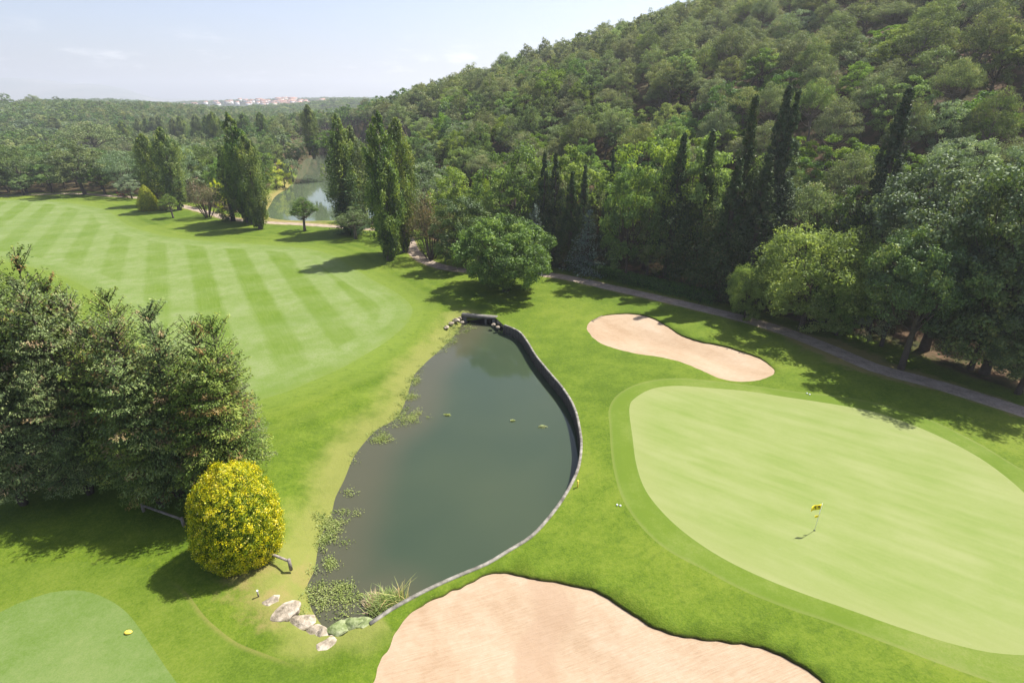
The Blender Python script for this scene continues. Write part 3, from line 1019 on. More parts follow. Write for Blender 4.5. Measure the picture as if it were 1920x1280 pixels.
def spruce(matk='spruce', h=13., R=4.5, whorls=26, nb=8, dens=1., leaf=.34, low=.05, stems=1, power=.75, dead=.08, droop=.22):
    """conifer of flat, drooping boughs carrying rows of needle sprays"""
    mb, tb = MB(), MB()
    for sidx in range(stems):
        if stems == 1:
            ox = oy = 0.
            hh = h
        else:
            a = sidx / stems * 6.283 + rng.uniform(-.4, .4)
            ox, oy = math.cos(a) * R * .32, math.sin(a) * R * .32
            hh = h * (1. if sidx == 0 else rng.uniform(.74, .95))
        zs = np.linspace(0, 1, 9)
        pts = np.array([(ox * t ** .6, oy * t ** .6, hh * t - .3 * (t == 0)) for t in zs])
        tb.tube(pts, (.24 if stems == 1 else .17) * np.array([1.4, 1.15, 1, .88, .75, .6, .42, .25, .05]), 7, .5)
        for w in range(whorls):
            t = low + (1 - low) * ((w + rng.uniform(0, .8)) / whorls)
            L0 = R * (1 - t) ** power * (.75 if stems > 1 else 1)
            L0 = max(L0, .3)
            if t < .12:
                L0 *= .7 + t * 2.5
            k = max(4, int(nb * (1 - .45 * t)))
            for b in range(k):
                a = rng.uniform(0, 6.283)
                L = L0 * rng.uniform(.6, 1.18)
                base = np.array((ox * t ** .6, oy * t ** .6, hh * t))
                dirh = np.array((math.cos(a), math.sin(a), 0))
                rise = np.interp(t, [0, .5, .85, 1], [-.1, .12, .6, 1.4])
                n = max(3, int(L / .3))
                q = (np.arange(1, n + 1) / n)
                line = base + dirh * (L * q)[:, None] + np.array((0, 0, 1.)) * (L * (rise * q - droop * q ** 2 + .12 * q ** 4))[:, None]
                tb.tube(np.concatenate(([base], line[::max(1, n // 4)], line[-1:])), np.linspace(.045, .008, len(line[::max(1, n // 4)]) + 2), 3, .5, False)
                is_dead = rng.random() < dead
                tint = rng.uniform(.94, 1.) if is_dead else rng.uniform(.12, .78)
                side = np.cross(dirh, (0, 0, 1.))
                for j in range(n):
                    if q[j] < .22:
                        continue
                    wid = L * .30 * math.sin(min(1, (1.12 - q[j]) * 1.5) * 1.45) + .1
                    m = max(3, int(dens * (4 + wid * 7)))
                    s = rng.uniform(-1, 1, m) * wid
                    P = line[j] + side * s[:, None] - dirh * (np.abs(s) * .25)[:, None] + np.array((0, 0, 1.)) * (-np.abs(s) * .22 + rng.normal(0, .07, m))[:, None] + rng.normal(0, .06, (m, 3))
                    N = np.array((0, 0, 1.)) + side * (np.sign(s) * .35)[:, None] + dirh * .2 + rng.normal(size=(m, 3)) * .5
                    al = dirh * 1.0 + side * (np.sign(s) * .8)[:, None] + np.array((0, 0, -.2))
                    ll = leaf * rng.uniform(.7, 1.3, m)
                    tt = tint + rng.normal(0, .09, m) * (0.2 if is_dead else 1) + (0 if is_dead else .18 * (q[j] - .6))
                    mb.leaves(P, N, ll, ll * .42, np.clip(tt, 0, 1 if is_dead else .9), al)
    return tb.mesh('trunk', MAT['bark'], True), mb.mesh('crown', MAT[matk]), h, 2 * R


def shell(matk, prof, h, R, n, leaf, asp=.6, bumps=.08, jit=.45, stem=True, clus=1, tint_rng=(.1, .95), power=None):
    """clipped shrub: leaf clusters over a turned outline, a few layers deep"""
    mb, tb = MB(), MB()
    m = n // clus
    t = np.sqrt(rng.random(m)) if power else rng.random(m)
    zz = np.interp(t, np.linspace(0, 1, len(prof)), [p[1] for p in prof])
    rr = np.interp(t, np.linspace(0, 1, len(prof)), [p[0] for p in prof])
    a = rng.uniform(0, 6.283, m)
    bump = 1 + bumps * (np.sin(a * 5 + zz * 9) * np.sin(zz * 17 + a * 3) + rng.normal(0, .5, m))
    dep = 1 - .2 * rng.random(m) ** 2.2
    P = np.stack((np.cos(a) * rr * R * bump * dep, np.sin(a) * rr * R * bump * dep, zz * h * (1 + (bump - 1) * .3)), 1)
    N = np.stack((np.cos(a), np.sin(a), (zz - .4) * 1.6), 1)
    tint = rng.uniform(*tint_rng, m)
    for k in range(clus):
        Pk = P + rng.normal(0, leaf * .42, (m, 3)) * (k > 0)
        ll = leaf * rng.uniform(.7, 1.3, m)
        mb.leaves(Pk, N + rng.normal(size=(m, 3)) * jit, ll, ll * asp, np.clip(tint + rng.normal(0, .10, m), 0, 1))
    # solid core in the darkest leaf tint
    ts = np.linspace(0.02, .93, 12)
    zc = np.interp(ts, np.linspace(0, 1, len(prof)), [p[1] for p in prof]) * h * .93 + .02
    rc = np.interp(ts, np.linspace(0, 1, len(prof)), [p[0] for p in prof]) * R * .76
    mb.tube(np.stack((zc * 0, zc * 0, zc), 1), rc, 18, .03)
    tb.tube(np.array([(0, 0, -.3), (0, 0, h * .3), (0, 0, h * .7)]), R * np.array([.09, .07, .03]), 7)
    return tb.mesh('trunk', MAT['bark'], True), mb.mesh('crown', MAT[matk]), h, 2 * R


def multistem(matk, h, R, nst=16, per=120, leaf=.3):
    mb, tb = MB(), MB()
    for i in range(nst):
        a = rng.uniform(0, 6.283)
        q = rng.uniform(.15, .9)
        e = np.array((math.cos(a) * R * q, math.sin(a) * R * q, h * rng.uniform(.55, .92) * (1 - .35 * q)))
        limb(tb, (math.cos(a) * .15, math.sin(a) * .15, -.2), e, .07, .02, .05, 5, 6)
        for _ in range(3):
            clump(mb, e + unit(1)[0] * R * .16, R * .27, per // 2, leaf, .4, rng.uniform(.15, .95), up=.5, flat_=.85)
        limb(tb, e * .6, e + unit(1)[0] * R * .3, .03, .01, .05, 4, 4)
    return tb.mesh('trunk', MAT['bark'], True), mb.mesh('crown', MAT[matk]), h, 2 * R


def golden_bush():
    """clipped egg of shoots: bright leaf knots over inner leaves darkened as painted shade"""
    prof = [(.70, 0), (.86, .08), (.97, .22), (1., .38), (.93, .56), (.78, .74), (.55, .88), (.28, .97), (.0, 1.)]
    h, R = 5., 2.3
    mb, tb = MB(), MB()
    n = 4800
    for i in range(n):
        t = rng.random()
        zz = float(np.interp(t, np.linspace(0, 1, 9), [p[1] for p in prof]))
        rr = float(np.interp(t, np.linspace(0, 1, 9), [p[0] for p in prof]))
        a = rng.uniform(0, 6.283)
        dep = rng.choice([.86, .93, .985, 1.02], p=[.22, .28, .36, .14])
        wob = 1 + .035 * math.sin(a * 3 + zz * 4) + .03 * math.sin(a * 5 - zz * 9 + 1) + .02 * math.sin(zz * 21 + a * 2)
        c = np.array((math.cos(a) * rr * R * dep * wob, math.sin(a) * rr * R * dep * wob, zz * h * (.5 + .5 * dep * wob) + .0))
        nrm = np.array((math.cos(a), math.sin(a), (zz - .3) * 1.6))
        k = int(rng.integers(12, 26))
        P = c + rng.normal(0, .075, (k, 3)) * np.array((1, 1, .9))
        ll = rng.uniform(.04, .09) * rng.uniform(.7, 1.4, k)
        tint = (rng.uniform(.18, .90) if dep > .95 else rng.uniform(.0, .45))  # deeper knots get darker tints: inner shade painted into the leaves
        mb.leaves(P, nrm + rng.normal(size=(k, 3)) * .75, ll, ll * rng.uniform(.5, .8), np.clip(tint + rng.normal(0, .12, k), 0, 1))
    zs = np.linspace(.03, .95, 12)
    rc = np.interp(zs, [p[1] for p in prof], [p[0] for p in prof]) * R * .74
    mb.tube(np.stack((zs * 0, zs * 0, zs * h * .93), 1), rc, 18, .0)  # core in the darkest tint, painting the shaded inside of the bush
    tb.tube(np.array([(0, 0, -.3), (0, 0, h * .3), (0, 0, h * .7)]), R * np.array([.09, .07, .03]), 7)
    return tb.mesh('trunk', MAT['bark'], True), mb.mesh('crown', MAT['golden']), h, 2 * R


CYP = ([0, .04, .15, .3, .5, .7, .85, 1.0], [.35, .75, 1., .95, .72, .42, .2, .04])
CYPW = ([0, .04, .12, .25, .4, .55, .7, .85, 1.0], [.5, .85, 1., .92, .7, .45, .25, .13, .03])
POP = ([0, .06, .15, .3, .5, .7, .85, .95, 1.0], [.16, .34, .55, .8, 1., .95, .7, .36, .08])
VAR = {
    'pine': [pine(h=11, R=4.7, nclump=58, base=.42), pine(h=11, R=4.2, nclump=50, base=.38, shape=.8), pine(h=11, R=5.0, nclump=62, base=.5, shape=.7), pine(h=11, R=3.9, nclump=46, base=.34, shape=1.15), pine(h=11, R=4.4, nclump=50, base=.3, shape=.9)],
    'broad': [broadleaf('broad'), broadleaf('broad', R=4.4, nlobe=30, lobes=.4), broadleaf('broad', R=5.3, nlobe=40, lobes=.35), broadleaf('broad', R=4.2, h=13, nlobe=34, low=.1, lobes=.4)],
    'bright': [broadleaf('bright'), broadleaf('bright', R=4.3, nlobe=32, lobes=.4), broadleaf('bright', R=4.0, h=13, nlobe=32, low=.1, lobes=.4)],
    'pale': [broadleaf('pale', asp=.4), broadleaf('pale', R=4.4, nlobe=30, asp=.4, lobes=.4)],
    'cypress': [spindle('cypress', 16, 1.9, CYP, 190, 120, .2, .4, .3), spindle('cypress', 16, 2.4, CYPW, 230, 110, .22, .4, .5), spindle('cypress', 16, 2.2, CYPW, 190, 100, .2, .4, .55), spindle('cypress', 16, 1.3, CYP, 170, 100, .18, .42, .1), spindle('cypress', 16, 2.5, CYPW, 210, 110, .22, .4, .6, twin=True)],
    'poplar': [spindle('poplar', 20, 3.0, POP, 330, 130, .25, .6, .26, 2.3, 'bark_pale', .03, plume=.26), spindle('poplar', 20, 3.0, POP, 330, 130, .25, .6, .3, 2.3, 'bark_pale', .03, True, plume=.29), spindle('poplar', 20, 2.6, POP, 290, 130, .25, .6, .3, 2.3, 'bark_pale', .04, plume=.26)],
    'oak': [broadleaf('broad', h=8, R=5.6, nlobe=95, sub=7, per=85, leaf=.2, low=.0, lobes=.08, trunk_r=.38, lr=.21, sr=.52, shell_=.62)],
    'giant': [broadleaf('glossy', h=16, R=7., nlobe=80, sub=8, per=85, leaf=.27, low=.12, lobes=.25, trunk_r=.42, lr=.27, sr=.46), broadleaf('glossy', h=16, R=7., nlobe=72, sub=8, per=85, leaf=.27, low=.06, lobes=.32, trunk_r=.4, lr=.28), broadleaf('glossy', h=16, R=7., nlobe=60, sub=8, per=85, leaf=.27, low=.34, lobes=.3, trunk_r=.42, lr=.28)],
    'feather': [broadleaf('bright', h=8, R=4., nlobe=56, sub=7, per=95, leaf=.21, low=.02, lobes=.3, asp=.45, trunk_r=.2, lr=.32, sr=.48)],
    'silver': [broadleaf('pale', h=5, R=2.6, nlobe=22, sub=6, per=60, leaf=.16, low=.05, lobes=.3, asp=.5, trunk_r=.12)],
    'spruce': [spruce(h=13, R=5.2, whorls=30, nb=9, stems=3, dens=2.1, leaf=.19, power=.46, low=.2), spruce(h=13, R=5.0, whorls=26, nb=9, stems=4, dens=2.1, dead=.12, leaf=.19, power=.44, low=.22), spruce(h=13, R=5.0, whorls=28, nb=9, stems=3, dens=2.1, dead=.05, leaf=.19, power=.5, low=.2)],
    'blue': [spruce('blue', h=7, R=2.8, whorls=20, nb=9, dead=0, leaf=.2, dens=1.4)],
    'darkfir': [spruce('darkfir', h=14, R=4.0, whorls=28, nb=10, dead=0, leaf=.3)],
    'smallpine': [pine('roundpine', h=6, R=2.4, nclump=46, per=110, leaf=.22, base=.3, shape=.75), pine('roundpine', h=6, R=2.6, nclump=46, per=110, leaf=.22, base=.34, shape=.8)],
    'thuja': [shell('goldcone', [(.75, 0), (.98, .12), (.95, .3), (.75, .55), (.42, .82), (.02, 1.)], 5, 1.7, 8000, .16, .45, .08)],
    'golden': [golden_bush()],
    'brown': [multistem('brownish', 5, 3., 22, 140, .2)],
    'lime': [broadleaf('lime', h=5, R=2.2, nlobe=20, sub=5, per=60, leaf=.18, low=.04, lobes=.3, asp=.4, trunk_r=.1)],
    'rose': [broadleaf('rose', h=2.5, R=1.6, nlobe=16, sub=4, per=50, leaf=.15, low=.04, trunk_r=.07)],
}
# far-off stand-ins for crowns of the same build, lighter to draw
FARV = {
    'pine': [pine(nclump=44, per=40, leaf=.6, asp=.45), pine(R=4.2, nclump=40, per=40, leaf=.6, asp=.45, base=.35)],
    'broad': [broadleaf('broad', nlobe=22, sub=4, per=22, leaf=.7), broadleaf('broad', R=4.4, nlobe=20, sub=4, per=22, leaf=.7, lobes=.35), broadleaf('pale', nlobe=20, sub=4, per=22, leaf=.7)],
}

HEROES = []     # (x, y, radius) kept clear by the scattered woods


def copy_tree(var, name, x, y, hgt, wid, label, cat, group=None, rot=None, keep=True):
    tr, cr, h, w = var
    e = empty(name, (x, y, z_at(x, y) - .05), rng.uniform(0, 6.283) if rot is None else rot, (wid / w, wid / w, hgt / h))
    tag(e, label, cat, group)
    obj('trunk', tr, e)
    obj('crown', cr, e)
    if keep:
        HEROES.append((x, y, wid * .5))
    return e


def tree_px(species, v, tx, ty, by, wpx, name, label, cat, group=None, rot=None):
    """a tree whose top is seen at (tx, ty), foot on pixel row by, crown wpx wide"""
    bx = tx + (960 - tx) * (by - ty) / (2907 - ty)
    x, y = ground(bx, by)
    hgt = top_z(y, ty) - z_at(x, y)
    mid = project(x, y, z_at(x, y) + hgt * .5)[2]
    return copy_tree(VAR[species][v], name, x, y, hgt, wpx * mid / 1000., label, cat, group, rot)


def plant_heroes():
    T = tree_px
    PG = 'tall poplars along the fairway and lake'
    # poplars
    T('poplar', 1, 706, 214, 487, 80, 'poplar_tree', 'tall dense poplar nearest the viewer, its foot on the lawn edge beside the path', 'tree', PG)
    T('poplar', 0, 740, 226, 472, 56, 'poplar_tree', 'poplar just behind and right of the nearest tall poplar, beside the path bend', 'tree', PG)
    T('poplar', 1, 629, 218, 436, 68, 'poplar_tree', 'broad poplar rising behind the dark fir at the near shore of the lake', 'tree', PG)
    T('poplar', 2, 655, 238, 430, 48, 'poplar_tree', 'poplar between the dark fir and the nearest tall poplar', 'tree', PG)
    T('poplar', 1, 428, 215, 416, 66, 'poplar_tree', 'tallest poplar of the clump left of the lake', 'tree', PG)
    T('poplar', 0, 456, 256, 429, 50, 'poplar_tree', 'shorter poplar at the right front of the clump left of the lake', 'tree', PG)
    T('poplar', 2, 441, 240, 420, 50, 'poplar_tree', 'poplar in the middle of the clump left of the lake', 'tree', PG)
    T('cypress', 3, 410, 282, 414, 50, 'cypress_tree', 'dark column tree on the left flank of the poplar clump by the lake', 'tree')
    T('poplar', 2, 299, 240, 394, 46, 'poplar_tree', 'leaning dark poplar right behind the golden cone shrub', 'tree', PG)
    T('poplar', 0, 264, 254, 384, 44, 'poplar_tree', 'olive poplar left of the leaning dark poplar above the golden cone', 'tree', PG)
    FG = 'slim poplars standing out of the far wood'
    for (tx, ty, by, w, lab) in (
            (575, 197, 296, 30, 'lone tall poplar breaking the skyline behind the lake'),
            (622, 214, 250, 10, 'tiny dark poplar far behind the lake under the blue hill'),
            (486, 211, 285, 24, 'short poplar top right of the tall clump, in front of the far town'),
            (454, 213, 280, 28, 'poplar seen close behind the tall clump by the lake'),
            (396, 211, 290, 27, 'right one of the paired poplars left of the tall clump'),
            (385, 217, 286, 22, 'left one of the paired poplars left of the tall clump'),
            (364, 216, 288, 22, 'poplar next left from the paired poplars'),
            (335, 219, 282, 24, 'right one of the two close poplars in mid wood'),
            (322, 222, 284, 20, 'left one of the two close poplars in mid wood'),
            (296, 218, 275, 17, 'slim poplar right of the ragged row behind the leaning dark poplar'),
            (284, 219, 276, 18, 'second poplar of the ragged row behind the leaning dark poplar'),
            (272, 222, 276, 16, 'third poplar of the ragged row behind the leaning dark poplar'),
            (256, 222, 276, 18, 'leftmost poplar of the ragged row behind the leaning dark poplar'),
            (226, 228, 292, 26, 'dark poplar right of the spreading olive pine'),
            (98, 220, 265, 26, 'dark poplar left of the spreading olive pine'),
            (52, 240, 270, 20, 'dark pointed tree beside the small far clearing')):
        T('poplar', random.choice([0, 2]), tx, ty, by, w, 'poplar_tree', lab, 'tree', FG)
    # conifers by the lake
    T('darkfir', 0, 643, 300, 440, 84, 'fir_tree', 'dark broad fir in front of the poplar at the near shore', 'tree')
    T('smallpine', 0, 561, 366, 433, 56, 'pine_tree', 'small round pine alone on the lawn in front of the lake', 'tree')
    T('smallpine', 1, 660, 386, 448, 66, 'pine_tree', 'small pine on the lawn at the foot of the dark fir', 'tree')
    T('smallpine', 0, 313, 361, 409, 36, 'pine_tree', 'young light green pine with thin stem right of the golden cone', 'tree')
    T('pine', 2, 165, 224, 318, 96, 'pine_tree', 'spreading olive pine with bare leaning trunk above the left wood edge', 'tree')
    T('thuja', 0, 268, 347, 394, 38, 'cone_shrub', 'clipped golden green cone shrub at the fairway edge', 'shrub')
    T('thuja', 0, 300, 366, 394, 16, 'cone_shrub', 'narrow dark cone shrub between the golden cone and young pine', 'shrub')
    T('brown', 0, 372, 328, 408, 66, 'bush', 'spreading many stemmed bush with brownish twigs beside the path', 'shrub')
    T('lime', 0, 403, 335, 398, 26, 'bush', 'lime yellow bush peeping out behind the brownish bush', 'shrub')
    T('lime', 0, 512, 314, 352, 34, 'bamboo', 'front clump of lime yellow bamboo on the lake bank', 'shrub', 'lime yellow clumps on the lake bank')
    T('lime', 0, 526, 301, 342, 34, 'bamboo', 'rear clump of lime yellow bamboo on the lake bank', 'shrub', 'lime yellow clumps on the lake bank')
    T('silver', 0, 543, 296, 336, 34, 'bush', 'grey green bush beside the lime yellow bamboo at the water', 'shrub')
    T('lime', 0, 489, 384, 409, 18, 'bush', 'small yellow green bush at the foot of the poplar clump', 'shrub')
    T('rose', 0, 230, 360, 371, 24, 'flowering_shrub', 'low dark shrub with crimson flowers at the far left path', 'shrub')
    # left wood edge
    LG = 'trees along the left edge of the wood'
    for (sp, v, tx, ty, by, w, lab) in (
            ('broad', 0, 130, 272, 364, 110, 'large rounded green tree in the middle of the left wood edge'),
            ('broad', 2, 22, 282, 362, 92, 'rounded green tree at the far left corner of the wood edge'),
            ('broad', 1, 78, 300, 361, 70, 'dark green tree between the two large rounded ones at the left edge'),
            ('broad', 1, 180, 306, 364, 60, 'dark tree right of the large rounded green one'),
            ('pale', 0, 218, 280, 366, 74, 'loose grey green tree left of the poplars'),
            ('pale', 1, 236, 330, 373, 42, 'small silvery tree with thin trunk in front of the loose grey green one'),
            ('pale', 1, 340, 282, 376, 66, 'pale willowy tree right of the leaning dark poplar'),
            ('broad', 0, 378, 280, 372, 66, 'green tree behind the brownish bush'),
            ('broad', 1, -30, 300, 366, 80, 'green tree cut by the left picture edge'),
            ('broad', 1, 30, 325, 366, 44, 'small tree with forked trunk at the left path end'),
            ('bright', 0, 404, 300, 385, 50, 'light green tree left behind the poplar clump'),
            ('broad', 2, 497, 262, 322, 54, 'round green tree on the far lake bank beside the poplar clump'),
            ('bright', 1, 532, 272, 311, 48, 'round light green tree overhanging the far lake bank'),
            ('pale', 0, 552, 274, 303, 44, 'grey willow at the bend of the far lake bank'),
            ('pale', 1, 576, 256, 290, 64, 'grey tree at the far end of the lake'),
            ('broad', 0, 604, 248, 288, 60, 'green tree at the far end of the lake')):
        T(sp, v, tx, ty, by, w, 'broadleaf_tree', lab, 'tree', LG)
    # right bank, path bend
    T('oak', 0, 948, 404, 545, 204, 'oak_tree', 'big round oak standing on the lawn above the pond', 'tree')
    T('giant', 1, 868, 378, 500, 118, 'broadleaf_tree', 'dark rounded tree close behind the big oak', 'tree')
    T('brown', 0, 800, 352, 486, 96, 'bush', 'tall brownish green bush on the inside of the path bend', 'shrub')
    T('pale', 0, 792, 300, 440, 110, 'broadleaf_tree', 'silvery tree behind the path bend right of the tall poplars', 'tree')
    T('bright', 0, 852, 320, 462, 100, 'broadleaf_tree', 'light green tree behind the dark rounded tree and the oak', 'tree')
    T('blue', 0, 1004, 386, 512, 62, 'cedar_tree', 'grey green cone conifer peeping over the right shoulder of the oak', 'tree')
    T('blue', 0, 1105, 396, 512, 96, 'cedar_tree', 'blue grey cedar at the left end of the hedge', 'tree')
    CG = 'dark cypresses lining the foot of the hill'
    for (v, tx, ty, by, w, lab) in (
            (0, 1022, 286, 492, 56, 'leftmost cypress of the row behind the oak'),
            (0, 1043, 286, 494, 54, 'second cypress from the left in the row behind the oak'),
            (1, 1074, 322, 500, 64, 'short thick cypress left of the blue grey cedar top'),
            (1, 1098, 310, 502, 56, 'cypress straight behind the blue grey cedar'),
            (3, 1151, 280, 506, 36, 'slim clean spire cypress right of the blue grey cedar'),
            (1, 1283, 252, 528, 100, 'broad dark cypress over the middle of the hedge'),
            (1, 1338, 246, 536, 98, 'broad dark cypress over the right end of the hedge'),
            (2, 1419, 182, 550, 112, 'thin topped ragged cypress left of the twin spires'),
            (1, 1479, 164, 552, 118, 'left one of the tall twin spire cypresses'),
            (3, 1499, 170, 548, 84, 'right one of the tall twin spire cypresses'),
            (1, 1388, 300, 562, 116, 'low bushy cypress in front of the ragged thin topped one'),
            (1, 1446, 292, 572, 116, 'low bushy cypress in front of the twin spires'),
            (1, 1706, 170, 556, 150, 'lone leaning cypress with ragged base and needle tip on the slope right')):
        T('cypress', v, tx, ty, by, w, 'cypress_tree', lab, 'tree', CG)
    BG = 'broadleaf trees behind the cypress row'
    for (sp, v, tx, ty, by, w, lab) in (
            ('broad', 0, 960, 284, 480, 140, 'large mid green tree behind the oak'),
            ('bright', 1, 1060, 288, 482, 110, 'bright green crown behind the leftmost cypresses'),
            ('bright', 0, 1232, 264, 506, 165, 'big bright green tree behind the hedge'),
            ('broad', 2, 1190, 330, 530, 110, 'dark green tree right of the slim spire cypress'),
            ('bright', 1, 1318, 270, 508, 130, 'bright green tree between the two broad dark cypresses'),
            ('broad', 1, 1225, 400, 530, 80, 'low dark tree right behind the hedge'),
            ('pine', 2, 1540, 335, 520, 130, 'ochre tinged thin tree right of the twin spires'),
            ('broad', 1, 1600, 345, 545, 110, 'dull green tree left of the lone leaning cypress')):
        T(sp, v, tx, ty, by, w, 'broadleaf_tree' if sp != 'pine' else 'pine_tree', lab, 'tree', BG)
    RG = 'trees along the right side of the path'
    for (sp, v, tx, ty, by, w, lab) in (
            ('feather', 0, 1545, 432, 618, 196, 'feathery light green tree above the path right of the cypresses'),
            ('feather', 0, 1600, 505, 628, 120, 'lower light green crown joined to the right of the feathery tree'),
            ('feather', 0, 1413, 500, 600, 76, 'small light green round tree beside the path'),
            ('silver', 0, 1660, 532, 640, 100, 'silvery white leaved bush beside the dark tree trunk'),
            ('giant', 2, 1850, 312, 655, 290, 'huge dark glossy tree filling the right side behind the path'),
            ('giant', 2, 1775, 430, 692, 190, 'dark leafy tree whose bare trunk foot stands beside the path'),
            ('giant', 2, 1712, 452, 648, 120, 'dark green tree behind the huge glossy one, left of it'),
            ('giant', 1, 2000, 312, 700, 290, 'huge dark tree cut by the right picture edge'),
            ('giant', 1, 1905, 470, 692, 170, 'low dark crown under the huge glossy tree'),
            ('giant', 0, 1985, 560, 738, 165, 'low dark crown at the right picture edge beside the path')):
        T(sp, v, tx, ty, by, w, 'broadleaf_tree', lab, 'tree', RG)
    # foreground conifers, left
    SG = 'foreground conifers left of the pond'
    for (v, tx, ty, by, w, lab) in (
            (1, 350, 606, 935, 240, 'rightmost large conifer of the foreground group, trunks showing near the golden bush'),
            (2, 408, 668, 890, 150, 'shorter conifer on the right flank of the foreground group'),
            (1, 232, 592, 930, 250, 'conifer with rusty twigs left of the rightmost foreground conifer'),
            (0, 168, 566, 902, 240, 'pointed conifer near the middle of the foreground group'),
            (0, 88, 526, 892, 250, 'tall conifer left of the middle of the foreground group'),
            (1, 10, 492, 882, 250, 'tallest foreground conifer with rusty dead boughs near the left edge'),
            (0, -90, 470, 890, 260, 'conifer mostly outside the left picture edge'),
            (2, 60, 650, 925, 190, 'lower conifer in front at the left edge of the group'),
            (2, 225, 715, 948, 150, 'low conifer in front of the group, boughs touching the shaded lawn'),
            (0, -120, 590, 945, 240, 'front conifer cut by the left picture edge')):
        T('spruce', v, tx, ty, by, w, 'conifer_tree', lab, 'tree', SG)
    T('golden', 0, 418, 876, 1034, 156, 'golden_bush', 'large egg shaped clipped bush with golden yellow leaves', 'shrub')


plant_heroes()

def skyline_trees():
    for px, py, yy, w, sp, lab in ((62, 176, 560, 17, 'pine', 'tall umbrella tree standing up on the far left skyline'), (106, 183, 600, 10, 'broad', 'small tree standing up on the skyline right of the tall umbrella tree'),
                                   (2, 178, 540, 14, 'broad', 'tree on the skyline at the left picture edge')):
        d = ray(px, py)
        x = d[0] / d[1] * yy
        copy_tree(VAR[sp][0], 'pine_tree' if sp == 'pine' else 'broadleaf_tree', x, yy, top_z(yy, py) - z_at(x, yy), w, lab, 'tree', None)


skyline_trees()

# ------------------------------------------------------------------ woods
def scatter():
    HX = np.array(HEROES)
    out = []

    def grid(x0, x1, y0, y1, st):
        gx, gy = np.meshgrid(np.arange(x0, x1, st), np.arange(y0, y1, st))
        gx = gx + (np.arange(gx.shape[0]) % 2)[:, None] * st * .5
        p = np.stack((gx.ravel(), gy.ravel()), 1)
        return p + rng.uniform(-.36, .36, p.shape) * st
    A = grid(-330, 300, 20, 560, 5.8)
    s, r = hill_sr(*A.T)
    A = A[(s > 9) & (s < 175) & (r > -75)]
    B = grid(-760, 140, 120, 720, 8.0)
    s, r = hill_sr(*B.T)
    B = B[~((s > 9) & (s < 175) & (r > -75) & (B[:, 0] > -330) & (B[:, 1] < 560))]
    Cc = grid(-2300, 500, 690, 2300, 19.0)
    for P, zone in ((A, 'hill'), (B, 'valley'), (Cc, 'far')):
        x, y = P.T
        ok = inside(WOOD_SIDE, x, y)
        if zone != 'far':
            ok &= dist_line(PATH, x, y, False) > 7.0
            ok &= ~inside(LAKE, x, y) & (dist_line(LAKE, x, y) > np.where(y > 215, 3., 6.))
        P = P[ok]
        x, y = P.T
        z = height(x, y)
        px, py, dep = project(x, y, z + 6)
        ok = (dep > 5) & (px > -120) & (px < 2040) & (py > -160)
        P = P[ok]
        for (xx, yy), zz, pxx in zip(P, z[ok], px[ok]):
            if zone != 'far':
                d = np.hypot(HX[:, 0] - xx, HX[:, 1] - yy)
                if (d < HX[:, 2] * .75 + 1.6).any():
                    continue
                # the strip between the path and the lake stays open
                if 395 < pxx < 700 and project(xx, yy, zz)[1] > 372:
                    continue
                if 480 < pxx < 600 and project(xx, yy, zz)[1] > 306:
                    continue
            if zone == 'far' and (hill_town(xx, yy) < 1) and rng.random() < .85:
                continue
            out.append((xx, yy, zz, zone))
    return out


def hill_town(x, y):
    return math.hypot((x + 690) / 270., (y - 1640) / 130.)


